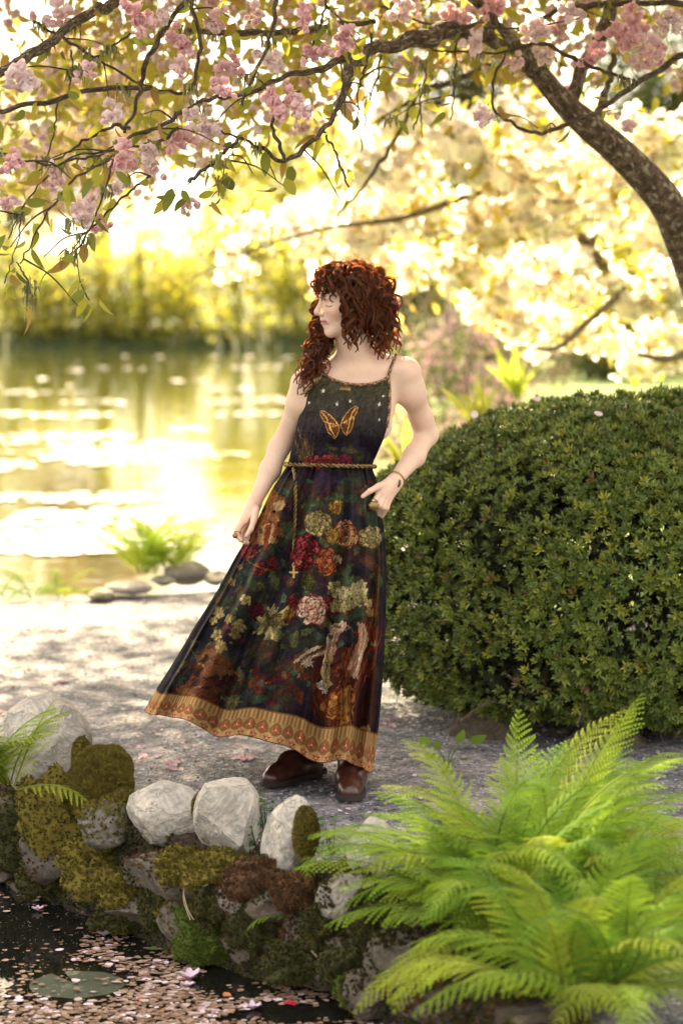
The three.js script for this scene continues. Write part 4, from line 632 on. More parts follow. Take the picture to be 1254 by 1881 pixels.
  fern('low green leafy plant at the left end of the far shore', PX(60, 1098, 12.4), l5, 808);
  // herbs in the wall
  const hg = leafGeo(.45, .3, .1, 4), hm = leafy({ color: rgb(.11, .19, .05), transmission: .3 });
  const herb = (x, y, d, n, sp, s, label, cat = 'plant') => { const t = thing('wall_herb', label, cat, PX(x, y, d), 'small herbs growing from the wall'); for (let i = 0; i < n; i++) { const m = part('leaf', hg, hm, t); m.position.set((R() - .5) * sp, (R() - .5) * sp * 1.4, R() * .04); part('stem', tube([V((R() - .5) * sp * .3, -sp * .8, -.01), V(m.position.x * .6, m.position.y * .4 - sp * .2, m.position.z * .6), m.position.clone()], [.0013, .0008], 5, 4), hm, t); m.quaternion.copy(Q(V(R() - .5, R() - .4, .5 + R() * .4), R() * 6)); m.scale.setScalar(s * (.6 + .7 * R())); } };
  herb(125, 1515, 7.3, 26, .12, .034, 'small green herb trailing down the moss below the tallest boulder');
  herb(298, 1680, 6.85, 16, .07, .026, 'tiny bright green leaves near the water below the loaf stone');
  herb(490, 1500, 6.78, 26, .09, .026, 'dark green herb between the upright block and the leaning stone');
  herb(468, 1530, 6.7, 9, .05, .022, 'little ivy leaves on the right side of the upright block');
  herb(610, 1530, 6.5, 14, .08, .026, 'small green herb in the litter right of the leaning stone');
  // dry grass hanging from the wall
  const dm = std({ color: rgb(.5, .4, .24), roughness: .9 }), dg = thing('dry_grass', 'dry straw coloured grass stems hanging on the wall', 'grass', PX(350, 1600, 6.6)), o = PX(350, 1600, 6.6);
  for (const pts of [[[362, 1575], [345, 1610], [337, 1650], [350, 1690]], [[362, 1575], [350, 1605], [365, 1628], [382, 1625]], [[362, 1578], [375, 1590], [360, 1615], [340, 1625]], [[337, 1640], [345, 1670], [356, 1690]], [[350, 1610], [362, 1620], [380, 1632]]]) part('stem', tube(pts.map(([x, y], i) => PX(x, y, 6.6 - .02 * i).sub(o)), [.0018, .0011], 16, 5), dm, dg);
  const tw = topMesh('dead_twig', tube([[572, 1745], [590, 1765], [610, 1775]].map(([x, y]) => PX(x, y, 6.3)), [.004, .002], 10, 5), dm, 'dead twig sticking out of the lower wall near the water', 'twig');
}
// ---------- what floats on the pool ----------
{
  const R = rng(901), l1 = [], disc = new THREE.CircleGeometry(.5, 7).rotateX(-Math.PI / 2); { const p = disc.attributes.position; for (let i = 1; i < p.count; i++) { const k = .85 + .3 * hash(i, 3, 1); p.setXYZ(i, p.getX(i) * k * 1.25, .06 * hash(i, 4, 1) + .04, p.getZ(i) * k); } disc.computeVertexNormals(); }
  const mt = phys({ color: 0xffffff, roughness: .55, side: THREE.DoubleSide, specularIntensity: .6 });
  const cover = (x, y) => { // photograph pixels: where the raft of petals lies
    let c = smoothstep(x + (y - 1640) * 1.1, 180, 330) * .8;
    for (const [a, b, rx, ry] of [[95, 1690, 130, 35], [40, 1740, 110, 50], [430, 1800, 85, 40], [142, 1808, 95, 46], [545, 1868, 60, 16], [420, 1695, 30, 40]]) c *= smoothstep(Math.hypot((x - a) / rx, (y - b) / ry), .75, 1.15);
    return c * .95 + .05;
  };
  for (let i = 0; i < 30000 && l1.length < 2700; i++) { const x = -60 + R() * 980, y = 1640 + R() * 260, g = GND(x, y, WATER); if (wallDist(g.x, g.z) > -.03) continue; if (R() > cover(x, y) || fbm(g.x * 5, 2, g.z * 5, 3) < .02 - .2 * R()) continue; const k = R(); l1.push({ p: V(g.x, WATER + .002 + .004 * R(), g.z), q: new THREE.Quaternion().setFromEuler(new THREE.Euler((R() - .5) * .14, R() * 6.28, (R() - .5) * .14)), s: (k > .9 ? .021 : .015) * (.6 + .7 * R()), c: k < .5 ? rgb(.30, .19, .125) : k < .74 ? rgb(.40, .27, .19) : k < .87 ? rgb(.19, .105, .06) : k < .96 ? rgb(.54, .41, .35) : rgb(.78, .64, .70) }); }
  for (let i = 0; i < 900; i++) { const x = -40 + R() * 420, y = 1650 + R() * 230, g = GND(x, y, WATER); if (wallDist(g.x, g.z) > -.03) continue; l1.push({ p: V(g.x, WATER + .0015, g.z), q: new THREE.Quaternion(), s: .0028 * (.5 + R()), c: rgb(.5, .46, .4) }); }
  tag(inst('floating_petals', disc, mt, l1), 'raft of faded brown and pink petals floating on the dark pool', 'petals');
  // single fresh blossoms, leaves and a lily pad that can be picked out
  const G = 'fresh pink blossoms floating on the pool', bm = leafy({ color: rgb(.84, .66, .76), transmission: .2 });
  const flower = (x, y, s, label) => { const t = thing('floating_blossom', label, 'blossom', GND(x, y, WATER + .004), G); for (let i = 0; i < 6; i++) { const m = part('petal', petalGeo, bm, t); m.rotation.set(0, i * 1.05 + R() * .3, 0); m.rotateX(-.25 - .3 * R()); m.translateZ(s * .4); m.scale.set(s * .55, s * .5, s); } };
  flower(192, 1718, .034, 'pink blossom floating alone on the dark water under the wall'); flower(350, 1797, .042, 'large pale pink blossom on the petal raft by the dark gap'); flower(465, 1852, .03, 'small pink blossom at the bottom edge of the pool'); flower(70, 1672, .026, 'small pink blossom near the water edge at the far left'); flower(345, 1812, .026, 'smaller blossom just below the large pale pink one');
  const lg = leafGeo(.5, .3, .12, 4), leaf = (x, y, s, c, label) => { const m = topMesh('fallen_leaf', lg, std({ color: c, roughness: .6, side: THREE.DoubleSide }), label, 'leaf', 'coloured leaves floating on the pool'); m.position.copy(GND(x, y, WATER + .006)); m.rotation.set(-1.35, 0, x); m.scale.setScalar(s); };
  leaf(520, 1842, .05, rgb(.62, .03, .06), 'bright red leaf floating near the bottom of the pool'); leaf(412, 1822, .045, rgb(.55, .2, .06), 'orange brown leaf on the petals by the dark gap'); leaf(250, 1836, .03, rgb(.6, .08, .06), 'small red leaf on the petals below the lily pad'); leaf(310, 1852, .032, rgb(.5, .24, .08), 'small orange leaf at the bottom of the pool'); leaf(290, 1745, .05, rgb(.08, .14, .03), 'dark green leaf among the petals under the wall');
  const pad = new THREE.CircleGeometry(1, 40, .25, 6.0).rotateX(-Math.PI / 2); { const p = pad.attributes.position; for (let i = 0; i < p.count; i++) p.setY(i, .008 * Math.sin(i * 1.3)); pad.computeVertexNormals(); }
  const lily = topMesh('lily_pad', pad, phys({ color: rgb(.07, .085, .055), roughness: .4, side: THREE.DoubleSide }), 'large grey-green lily pad lying at the water surface', 'lily pad'); lily.position.copy(GND(142, 1808, WATER + .001)); lily.scale.set(.13, .13, .13); lily.rotation.y = 2;
  // petals drifting on the far pond, sunlit
  const l2 = []; for (let i = 0; i < 3600; i++) { const x = -60 + R() * 660, y = 655 + 390 * Math.pow(R(), .8), g = GND(x, y, WATER); if (pondDist(g.x, -g.z) > -.25) continue; const row = fbm(g.x * .5, -g.z * .55, 3, 3) + (y > 800 && x < 300 ? .1 : 0); if (row < .33) continue; const s = (.05 + .05 * R()) * Math.max(1, -g.z / 22); l2.push({ p: V(g.x, WATER + .006, g.z), q: new THREE.Quaternion().setFromAxisAngle(V(0, 1, 0), R() * 6), s: V(s * 1.6, s, s), c: rgb(.85, .74, .68) }); }
  tag(inst('drifting_petals', disc, std({ color: 0xffffff, roughness: .7, side: THREE.DoubleSide }), l2), 'streaks of pale petals drifting on the sunlit pond', 'petals');
}
// ---------- the woman ----------
const womanBase = GND(600, 1458);
{
  const o0 = womanBase, R = rng(1001);
  const P = (x, y, d) => PX(x, y, d).sub(o0);
  const t = thing('person', 'red haired woman in a long dark floral dress standing on the path, head turned left', 'person', o0);
  // --- head frame: x her left, y up, z the way she faces
  const hc = P(637, 551, 7.6), yaw = 66 * Math.PI / 180, fz = V(-Math.sin(yaw), -.10, Math.cos(yaw)).normalize(), hx = V(.06, 1, .02).cross(fz).normalize(), hy = fz.clone().cross(hx);
  const toHead = (x, y, z) => { const a = x - hc.x, b = y - hc.y, c = z - hc.z; return [a * hx.x + b * hx.y + c * hx.z, a * hy.x + b * hy.y + c * hy.z, a * fz.x + b * fz.y + c * fz.z]; };
  const fromHead = (x, y, z) => hc.clone().addScaledVector(hx, x).addScaledVector(hy, y).addScaledVector(fz, z);
  const H = { cran: [V(0, .026, -.012), V(.071, .083, .088)], face: [V(0, -.028, .022), V(.055, .078, .064)] };
  const v3 = (x, y, z) => V(x, y, z);
  const headC = [ // cones in head space: a, b, ra, rb, k
    [v3(.044, -.06, -.002), v3(.010, -.094, .063), .018, .014, .02], [v3(-.044, -.06, -.002), v3(-.010, -.094, .063), .018, .014, .02], [v3(0, -.094, .066), v3(0, -.09, .064), .0135, .0135, .015],
    [v3(-.032, .017, .074), v3(.032, .017, .074), .009, .009, .018], [v3(.034, -.024, .056), v3(.040, -.018, .042), .021, .02, .02], [v3(-.034, -.024, .056), v3(-.040, -.018, .042), .021, .02, .02],
    [v3(0, .014, .083), v3(0, -.026, .106), .0065, .0075, .010], [v3(0, -.029, .105), v3(0, -.0305, .104), .0085, .0085, .006], [v3(.0105, -.034, .093), v3(.0095, -.034, .096), .0065, .006, .005], [v3(-.0105, -.034, .093), v3(-.0095, -.034, .096), .0065, .006, .005],
    [v3(0, -.050, .080), v3(0, -.07, .077), .014, .012, .012],
    [v3(-.017, -.0565, .078), v3(0, -.0545, .0895), .0035, .0055, .004], [v3(.017, -.0565, .078), v3(0, -.0545, .0895), .0035, .0055, .004], [v3(-.015, -.0615, .077), v3(0, -.0640, .087), .004, .0062, .004], [v3(.015, -.0615, .077), v3(0, -.0640, .087), .004, .0062, .004],
  ];
  const headD = (x, y, z) => {
    let d = smin(ell(x, y, z, ...H.cran), ell(x, y, z, ...H.face), .03);
    for (const [a, b, ra, rb, k] of headC) d = smin(d, cone(x, y, z, a, b, ra, rb), k);
    for (const s of [-1, 1]) { const q = Math.hypot((x - s * .032) / 1.35, y + .003, z - .096) - .014; d = -smin(-d, q, .014); d = smin(d, Math.hypot(x - s * .031, y + .004, z - .064) - .0138, .003); }
    const mo = Math.hypot(x * .16, y + .0592, (z - .0925) * .6) - .0011; d = -smin(-d, mo, .002);
    return d;
  };
  // --- body, arms and hands
  const C = (x1, y1, d1, x2, y2, d2, r1, r2, k) => [P(x1, y1, d1), P(x2, y2, d2), r1, r2, k];
  const bodyC = [
    C(655, 676, 7.66, 641, 606, 7.61, .056, .047, .02), C(660, 660, 7.68, 650, 610, 7.64, .05, .05, .02),
    C(606, 700, 7.65, 700, 694, 7.66, .055, .055, .04), C(608, 748, 7.64, 680, 744, 7.65, .082, .080, .05), C(590, 845, 7.64, 634, 845, 7.64, .064, .064, .05), C(590, 930, 7.64, 636, 930, 7.64, .085, .085, .06),
    C(652, 664, 7.67, 742, 680, 7.67, .042, .036, .04), C(652, 668, 7.67, 566, 702, 7.65, .042, .036, .04),
    C(655, 682, 7.615, 738, 676, 7.625, .010, .011, .03), C(640, 684, 7.61, 572, 700, 7.61, .010, .011, .03),
    C(612, 782, 7.575, 612, 784, 7.575, .055, .055, .04), C(688, 778, 7.58, 688, 780, 7.58, .055, .055, .04),
    C(590, 960, 7.64, 570, 1190, 7.6, .085, .052, .04), C(570, 1190, 7.62, 573, 1392, 7.86, .05, .034, .03), C(652, 960, 7.64, 652, 1190, 7.58, .085, .052, .04), C(652, 1190, 7.6, 648, 1410, 7.69, .05, .034, .03),
    C(746, 688, 7.67, 754, 722, 7.69, 0.0455, 0.0419, .04), C(754, 716, 7.69, 776, 775, 7.76, 0.0410, 0.0337, .03), C(772, 765, 7.75, 783, 796, 7.78, 0.0341, 0.0309, .02), C(782, 797, 7.785, 784, 799, 7.785, 0.0300, 0.0300, .03), C(782, 799, 7.78, 760, 838, 7.71, 0.0328, 0.0337, .02), C(760, 838, 7.71, 726, 882, 7.61, 0.0337, 0.0214, .02),
    C(558, 706, 7.64, 550, 740, 7.65, 0.0410, 0.0373, .04), C(550, 740, 7.65, 522, 808, 7.71, 0.0373, 0.0309, .03), C(521, 808, 7.71, 512, 824, 7.71, 0.0309, 0.0309, .02), C(512, 824, 7.71, 496, 864, 7.68, 0.0319, 0.0319, .02), C(496, 864, 7.68, 466, 926, 7.62, 0.0319, 0.0205, .02),
  ];
  const hands = [ // chains that stay apart
    // left hand slipping into the pocket: palm, thumb, four fingers
    [C(727, 882, 7.61, 703, 908, 7.56, .0225, .021, .015), C(722, 884, 7.6, 696, 900, 7.545, .020, .016, .015), C(726, 890, 7.61, 709, 918, 7.575, .02, .017, .015)],
    [C(716, 886, 7.585, 694, 894, 7.53, .014, .0115, .012), C(694, 894, 7.53, 679, 902, 7.515, .0105, .0092, .004), C(679, 902, 7.515, 666, 912, 7.515, .0092, .0070, .004)],
    [C(699, 902, 7.548, 688, 921, 7.525, .0115, .0095, .006), C(688, 921, 7.525, 686, 939, 7.575, .0095, .0085, .004), C(686, 939, 7.575, 687, 950, 7.65, .0085, .007, .004)],
    [C(704, 909, 7.553, 697, 928, 7.532, .0112, .0098, .006), C(697, 928, 7.532, 694, 944, 7.585, .0098, .0085, .004), C(694, 944, 7.585, 692, 954, 7.66, .0085, .007, .004)],
    [C(709, 915, 7.56, 704, 932, 7.545, .011, .0092, .006), C(704, 932, 7.545, 700, 946, 7.6, .0092, .008, .004), C(700, 946, 7.6, 696, 954, 7.67, .008, .007, .004)],
    [C(713, 919, 7.572, 710, 933, 7.56, .0102, .0085, .006), C(710, 933, 7.56, 704, 945, 7.62, .0085, .0068, .004)],
    // right hand gathering the skirt
    [C(466, 926, 7.62, 456, 960, 7.6, .022, .019, .015), C(463, 928, 7.6, 449, 956, 7.575, .018, .015, .015), C(468, 930, 7.635, 463, 962, 7.63, .018, .015, .015)],
    [C(470, 936, 7.59, 466, 956, 7.555, .0125, .0105, .01), C(466, 956, 7.555, 461, 972, 7.542, .0098, .0088, .004), C(461, 972, 7.542, 453, 984, 7.542, .0088, .007, .004)],
    [C(449, 954, 7.575, 438, 970, 7.56, .0112, .0095, .006), C(438, 970, 7.56, 435, 984, 7.55, .0095, .0085, .004), C(435, 984, 7.55, 443, 992, 7.548, .0085, .007, .004)],
    [C(453, 958, 7.588, 442, 976, 7.575, .0112, .0098, .006), C(442, 976, 7.575, 441, 990, 7.562, .0098, .0085, .004), C(441, 990, 7.562, 449, 996, 7.556, .0085, .007, .004)],
    [C(457, 961, 7.6, 448, 980, 7.592, .011, .0092, .006), C(448, 980, 7.592, 448, 993, 7.578, .0092, .008, .004), C(448, 993, 7.578, 455, 997, 7.57, .008, .007, .004)],
    [C(462, 962, 7.618, 456, 980, 7.61, .0102, .0085, .006), C(456, 980, 7.61, 456, 991, 7.6, .0085, .007, .004)],
  ];
  const f1 = GND(575, 1428), f2 = GND(648, 1448), shaft = (f, yw) => { const h = f.clone().sub(o0).add(V(.03 * Math.sin(yw), 0, .03 * Math.cos(yw))); return [h.clone().add(V(0, .05, 0)), h.clone().add(V(0, .4, 0)), .058, .056, .03]; };
  const forDress = [...bodyC.slice(0, 16), shaft(f1, -.62), shaft(f2, -.06)], torsoD = (x, y, z) => { let d = 9; for (const [a, b, ra, rb, k] of forDress) { d = d > 8 ? cone(x, y, z, a, b, ra, rb) : smin(d, cone(x, y, z, a, b, ra, rb), k); } return d; };
  const bb = (list) => { const lo = V(9, 9, 9), hi = V(-9, -9, -9); for (const [a, b, ra, rb] of list) { const r = Math.max(ra, rb); lo.min(a.clone().subScalar(r)).min(b.clone().subScalar(r)); hi.max(a.clone().addScalar(r)).max(b.clone().addScalar(r)); } return [lo, hi]; };
  const bodyBB = bodyC.map((c) => bb([c])), LH = bb(hands.slice(0, 6).flat()), RH = bb(hands.slice(6).flat());
  const boxD = (x, y, z, [l, h]) => Math.hypot(Math.max(l.x - x, 0, x - h.x), Math.max(l.y - y, 0, y - h.y), Math.max(l.z - z, 0, z - h.z));
  const bodyD = (x, y, z) => {
    let d = 9;
    for (let i = 0; i < bodyC.length; i++) { const m = boxD(x, y, z, bodyBB[i]); if (m > d + .06) continue; const [a, b, ra, rb, k] = bodyC[i]; d = d > 8 ? cone(x, y, z, a, b, ra, rb) : smin(d, cone(x, y, z, a, b, ra, rb), k); }
    for (const [bx, list] of [[LH, hands.slice(0, 6)], [RH, hands.slice(6)]]) { if (boxD(x, y, z, bx) > Math.max(.03, d)) continue; let h = 9; list.forEach((ch, ci) => { let c = 9; for (const [a, b, ra, rb, k] of ch) c = c > 8 ? cone(x, y, z, a, b, ra, rb) : smin(c, cone(x, y, z, a, b, ra, rb), k); h = ci ? smin(h, c, .006) : c; }); d = smin(d, h, .012); }
    const q = toHead(x, y, z); if (Math.hypot(q[0], q[1], q[2]) < .22) d = smin(d, headD(...q), .018);
    return d;
  };
  const neckY = P(640, 640, 7.62).y;
  const g0 = nets((x, y, z) => Math.max(bodyD(x, y, z), y - neckY - .004), P(425, 1430, 7.9).min(P(425, 470, 7.9)).setZ(-.42), P(810, 470, 7.4).setZ(.42).add(V(.02, .02, 0)), .0042, .0016, bodyD);
  const gh = nets((x, y, z) => Math.max(bodyD(x, y, z), neckY - .004 - y), hc.clone().add(V(-.14, -.16, -.14)), hc.clone().add(V(.14, .14, .14)), .0021, .001, bodyD), g = mergeGeometries([g0, gh]);
  // skin colours: lips, brows, lashes, blush
  const col = [], gp = g.attributes.position, skin = [.82, .57, .41];
  for (let i = 0; i < gp.count; i++) {
    const x = gp.getX(i), y = gp.getY(i), z = gp.getZ(i), h = toHead(x, y, z); let c = skin.slice(); { const m = clamp(.5 + 1.2 * fbm(x * 14, y * 14, z * 14, 3), 0, 1); c = [c[0], c[1] * lerp(.95, 1.03, m), c[2] * lerp(.92, 1.04, m)]; } const n = fbm(x * 30, y * 30, z * 30, 3) * .07 + (fbm(x * 160, y * 160, z * 160, 2) > .3 ? -.05 : 0); c = c.map((v) => v * (1 + n));
    const mix = (t, a) => { c = c.map((v, k) => lerp(v, t[k], a)); };
    if (Math.hypot(...h) < .2) {
      const ax = Math.abs(h[0]);
      mix([.80, .38, .30], .6 * Math.exp(-(((ax - .036) / .02) ** 2 + ((h[1] + .028) / .016) ** 2)) * (h[2] > .02 ? 1 : 0));
      mix([.76, .40, .33], .35 * Math.exp(-((h[0] / .012) ** 2 + ((h[1] + .03) / .012) ** 2)) * (h[2] > .09 ? 1 : 0));
      if (h[2] > .068 && ax < .021 && h[1] > -.0705 && h[1] < -.0505) mix([.60, .22, .19], .85 * smoothstep(.021 - ax, 0, .006) * smoothstep(h[1], -.0705, -.067) * (1 - smoothstep(h[1], -.0535, -.0505)));
      if (h[2] > .06 && ax < .018 && Math.abs(h[1] + .0592) < .0016) mix([.22, .06, .05], .8);
      if (h[2] > .04 && ax > .012 && ax < .052) { const by = .0165 + .006 * Math.sin((ax - .012) / .04 * 2.4); mix([.36, .16, .08], .6 * Math.exp(-(((h[1] - by) / .0034) ** 2))); }
      if (h[2] > .04 && ax > .016 && ax < .047) { const ly = -.0075 - .004 * Math.sin((ax - .014) / .036 * Math.PI); mix([.04, .02, .015], .85 * Math.exp(-(((h[1] - ly) / .0021) ** 2))); mix([.70, .42, .36], .35 * Math.exp(-(((h[1] - .004) / .006) ** 2))); }
    }
    for (const [a] of [[P(666, 912, 7.515)], [P(790, 799, 7.79)], [P(443, 992, 7.55)], [P(694, 894, 7.53)], [P(437, 978, 7.56)]]) mix([.80, .46, .38], .4 * Math.exp(-((x - a.x) ** 2 + (y - a.y) ** 2 + (z - a.z) ** 2) / .0004));
    col.push(...c);
  }
  g.setAttribute('color', new THREE.Float32BufferAttribute(col, 3));
  part('body', g, phys({ color: 0xffffff, vertexColors: true, roughness: .6, sheen: .25, sheenColor: new THREE.Color(1, .75, .65), sheenRoughness: .5, specularIntensity: .6 }), t);

  // ---------------- dress ----------------
  // left and right outline of the dress in photograph pixels, from neckline to hem
  const LE = [[594, 684], [582, 700], [566, 716], [553, 750], [543, 790], [535, 825], [528, 853], [517, 872], [497, 905], [470, 962], [430, 1030], [398, 1090], [358, 1155], [325, 1212], [294, 1262], [267, 1308]], RE = [[713, 690], [714, 702], [715, 722], [713, 760], [704, 800], [692, 832], [684, 857], [690, 880], [697, 915], [704, 970], [709, 1030], [709, 1090], [707, 1160], [703, 1235], [695, 1330], [684, 1417]];
  const cat1 = (A, v) => { const n = A.length - 1, f = clamp(v, 0, 1) * n, i = Math.min(n - 1, Math.floor(f)), u = f - i, g = (k) => A[clamp(k, 0, n)], s = (a, b, c, d) => .5 * (2 * b + (c - a) * u + (2 * a - 5 * b + 4 * c - d) * u * u + (3 * b - a - 3 * c + d) * u * u * u); return [0, 1].map((k) => s(g(i - 1)[k], g(i)[k], g(i + 1)[k], g(i + 2)[k])); };
  const WAIST = 6 / 15, DC = 7.645;
  const depthOf = (v) => v < WAIST ? lerp(.098, .106, v / WAIST) : lerp(.106, .30, Math.pow((v - WAIST) / (1 - WAIST), .9));
  const sagOf = (v) => v < .12 ? 20 * (1 - v / .12) : 0;                   // the scooped neckline hangs below its ends
  // one place on the cloth: th 0 (right edge) .. PI (left edge) in front, on round the back
  const cloth = (v, th) => {
    const L = cat1(LE, v), Rr = cat1(RE, v), c = Math.cos(th), s = Math.sin(th), tt = (1 - c) / 2, x = lerp(Rr[0], L[0], tt), skirt = clamp((v - WAIST) / (1 - WAIST), 0, 1);
    let y = lerp(Rr[1], L[1], tt) + (s > 0 ? sagOf(v) * Math.pow(s, 1.3) : 0);
    y += 8 * skirt * skirt * (Math.sin(th * 7 + .5) + .5 * Math.sin(th * 13 + 1)) * (s > 0 ? 1 : .3) * Math.abs(s) - (s < 0 ? 6 * skirt : 0);
    let dz = depthOf(v) * Math.sign(s) * Math.pow(Math.abs(s), .8);
    const gat = Math.exp(-Math.pow((v - WAIST - .02) / .06, 2)), es = Math.pow(Math.abs(s), .5);
    // gathers at the waist, long folds in the skirt
    let f = .0065 * gat * Math.sin(th * 38 + 2 * Math.sin(th * 7)) + .004 * gat * Math.sin(th * 61 + 1);
    const grow = Math.pow(skirt, .62), bod = Math.exp(-Math.pow((v - .27) / .13, 2));
    f += grow * 1.25 * (.030 * Math.sin(th * 8.2 + .9 + skirt * .8) + .030 * Math.sin(th * 14 + 2.2 - skirt * 1.2 + .6 * Math.sin(th * 3)) + .017 * Math.sin(th * 25 + 3 * skirt) + .008 * Math.sin(th * 41 + 2));
    f += .075 * grow * Math.exp(-Math.pow((th - .62 - .12 * skirt) / .085, 2)) - .06 * grow * Math.exp(-Math.pow((th - .86 - .06 * skirt) / .10, 2));   // the deep fold at the right
    f += grow * .03 * (1 - 2 * Math.abs(Math.sin(th * 5.3 + .4 + .5 * skirt))) ; f += bod * (.004 * Math.sin(th * 17 + 1) + .003 * Math.sin(th * 29 + v * 8)) + .004 * smoothstep(v, 0, .1) * (v < WAIST ? 1 : 0) * Math.sin(th * 11 + v * 25);
    dz += f * es * (s >= 0 ? 1 : .6);
    return P(x + f * 80 * c * es, y, DC - dz);
  };
  const FR = 170, FC = 210, front = [], vAt = (j) => j / FR;
  for (let j = 0; j <= FR; j++) { const row = []; for (let i = 0; i <= FC; i++) { const th = Math.PI * i / FC, p = cloth(vAt(j), th); row.push(p); } front.push(row); }
  // keep the front off the body, and let it hang from the bust
  for (let j = 0; j <= FR; j++) if (vAt(j) < 2) for (let i = 0; i <= FC; i++) { const p = front[j][i]; let z = p.z; for (let k = 0; k < 40; k++) { const d = torsoD(p.x, p.y, z); if (d > .0075) break; z += Math.max(.003, .008 - d); } p.z = z; }
  for (let pass = 0; pass < 3; pass++) for (let j = 1; j < FR * .42; j++) for (let i = 1; i < FC; i++) { const m = (front[j - 1][i].z + front[j + 1][i].z + front[j][i - 1].z + front[j][i + 1].z) / 4; if (m > front[j][i].z) front[j][i].z = lerp(front[j][i].z, m, .7); }
  for (let j = 1; j < FR * WAIST - 6; j++) for (let i = 0; i <= FC; i++) front[j][i].z = Math.max(front[j][i].z, front[j - 1][i].z - .0035 * (j > 40 ? 1.4 : 1));
  const gridGeo = (rows, uvf) => { const pos = [], uv = [], idx = [], n = rows[0].length; rows.forEach((r, j) => r.forEach((p, i) => { pos.push(p.x, p.y, p.z); uv.push(...uvf(i / (n - 1), j)); if (i && j) { const a = (j - 1) * n + i - 1, b = a + n; idx.push(a, b, a + 1, a + 1, b, b + 1); } })); return geom(pos, idx, null, uv); };
  const j0 = Math.round(FR * .24), back = []; for (let j = j0; j <= FR; j++) { const row = []; for (let i = 0; i <= FC; i++) { const th = Math.PI + Math.PI * i / FC, p = i === 0 ? front[j][FC].clone() : i === FC ? front[j][0].clone() : cloth(vAt(j), th); if (vAt(j) < .55 && i && i < FC) for (let k = 0; k < 24; k++) { const d = torsoD(p.x, p.y, p.z); if (d > .006) break; p.z -= Math.max(.003, .007 - d); } row.push(p); } back.push(row); }

  // ---- the print, drawn on cloth coordinates: u left to right across the front, v from neckline to hem
  const TW = 1400, TH = 2048, cv = document.createElement('canvas'); cv.width = TW; cv.height = TH; const cx = cv.getContext('2d');
  const inv = (x, y) => { let lo = 0, hi = 1; const g = (v) => { const L = cat1(LE, v), r = cat1(RE, v), tt = clamp((x - L[0]) / (r[0] - L[0]), 0, 1), s = Math.sqrt(Math.max(0, 1 - (2 * tt - 1) ** 2)); return [lerp(L[1], r[1], tt) + sagOf(v) * s, tt, s]; }; for (let k = 0; k < 26; k++) { const m = (lo + hi) / 2, q = g(m); q[0] < y ? lo = m : hi = m; } const q = g(lo); return [Math.acos(1 - 2 * q[1]) / Math.PI * TW, lo * TH]; };
  const atPx = (x, y, fn) => { const a = inv(x, y), b = inv(x + 4, y), c = inv(x, y + 4); cx.save(); cx.setTransform((b[0] - a[0]) / 4, (b[1] - a[1]) / 4, (c[0] - a[0]) / 4, (c[1] - a[1]) / 4, a[0], a[1]); fn(); cx.restore(); };
  const poly = (pts, fill) => { cx.beginPath(); pts.forEach(([x, y], i) => { const q = inv(x, y); i ? cx.lineTo(...q) : cx.moveTo(...q); }); cx.closePath(); cx.fillStyle = fill; cx.fill(); };
  const gr = cx.createLinearGradient(0, 0, 0, TH); for (const [p, c] of [[0, '#4c4a32'], [.13, '#44412e'], [.22, '#35302c'], [.31, '#2a2130'], [.40, '#261f2c'], [.6, '#221f27'], [.8, '#201d23'], [1, '#271c2c']]) gr.addColorStop(p, c); cx.fillStyle = gr; cx.fillRect(0, 0, TW, TH);
  const Rp = rng(1100), pick = (a) => a[Math.floor(Rp() * a.length)];
  const blotch = (x, y, r, c, al, n = 14) => atPx(x, y, () => { cx.fillStyle = c; for (let i = 0; i < n; i++) { cx.globalAlpha = al * (.4 + .6 * Rp()); cx.beginPath(); cx.ellipse((Rp() - .5) * r * 1.5, (Rp() - .5) * r * 1.5, r * (.15 + .4 * Rp()), r * (.1 + .25 * Rp()), Rp() * 6, 0, 7); cx.fill(); } });
  const petalPath = (l, w) => { cx.beginPath(); cx.moveTo(0, 0); cx.bezierCurveTo(w, -l * .25, w * .9, -l, 0, -l); cx.bezierCurveTo(-w * .9, -l, -w, -l * .25, 0, 0); };
  const shade = (c, k) => { const v = new THREE.Color(c); return '#' + v.clone().convertLinearToSRGB().multiplyScalar(k).convertSRGBToLinear().getHexString(); };
  const rose = (x, y, r, dark, mid, light, n = 5) => atPx(x, y, () => { for (let ring = 0; ring < n; ring++) { const rr = r * (1 - ring / n * .82), m = 9 - ring; for (let i = 0; i < m; i++) { cx.save(); cx.rotate(i / m * 6.28 + ring * .7 + Rp() * .4); const l = rr * (.85 + .3 * Rp()); cx.globalAlpha = 1; cx.fillStyle = shade(dark, .8 + .3 * Rp()); petalPath(l * 1.04, l * .62); cx.fill(); cx.fillStyle = shade(pick([mid, mid, light]), .85 + .25 * Rp()); cx.translate(0, -l * .03); petalPath(l * .95, l * .5); cx.fill(); cx.globalAlpha = .55; cx.fillStyle = light; cx.beginPath(); cx.ellipse(l * .08, -l * .74, l * .28, l * .12, .2, 0, 7); cx.fill(); cx.restore(); } } cx.globalAlpha = .8; cx.fillStyle = shade(dark, .8); cx.beginPath(); cx.ellipse(0, 0, r * .13, r * .1, 0, 0, 7); cx.fill(); });
  const five = (x, y, r, c, mid = '#7a5a22') => atPx(x, y, () => { const a0 = Rp() * 6; for (let i = 0; i < 5; i++) { cx.save(); cx.rotate(a0 + i * 1.257); cx.fillStyle = shade(c, .62); petalPath(r, r * .55); cx.fill(); cx.fillStyle = shade(c, .9 + .15 * Rp()); petalPath(r * .92, r * .42); cx.fill(); cx.restore(); } cx.fillStyle = mid; cx.beginPath(); cx.arc(0, 0, r * .16, 0, 7); cx.fill(); });
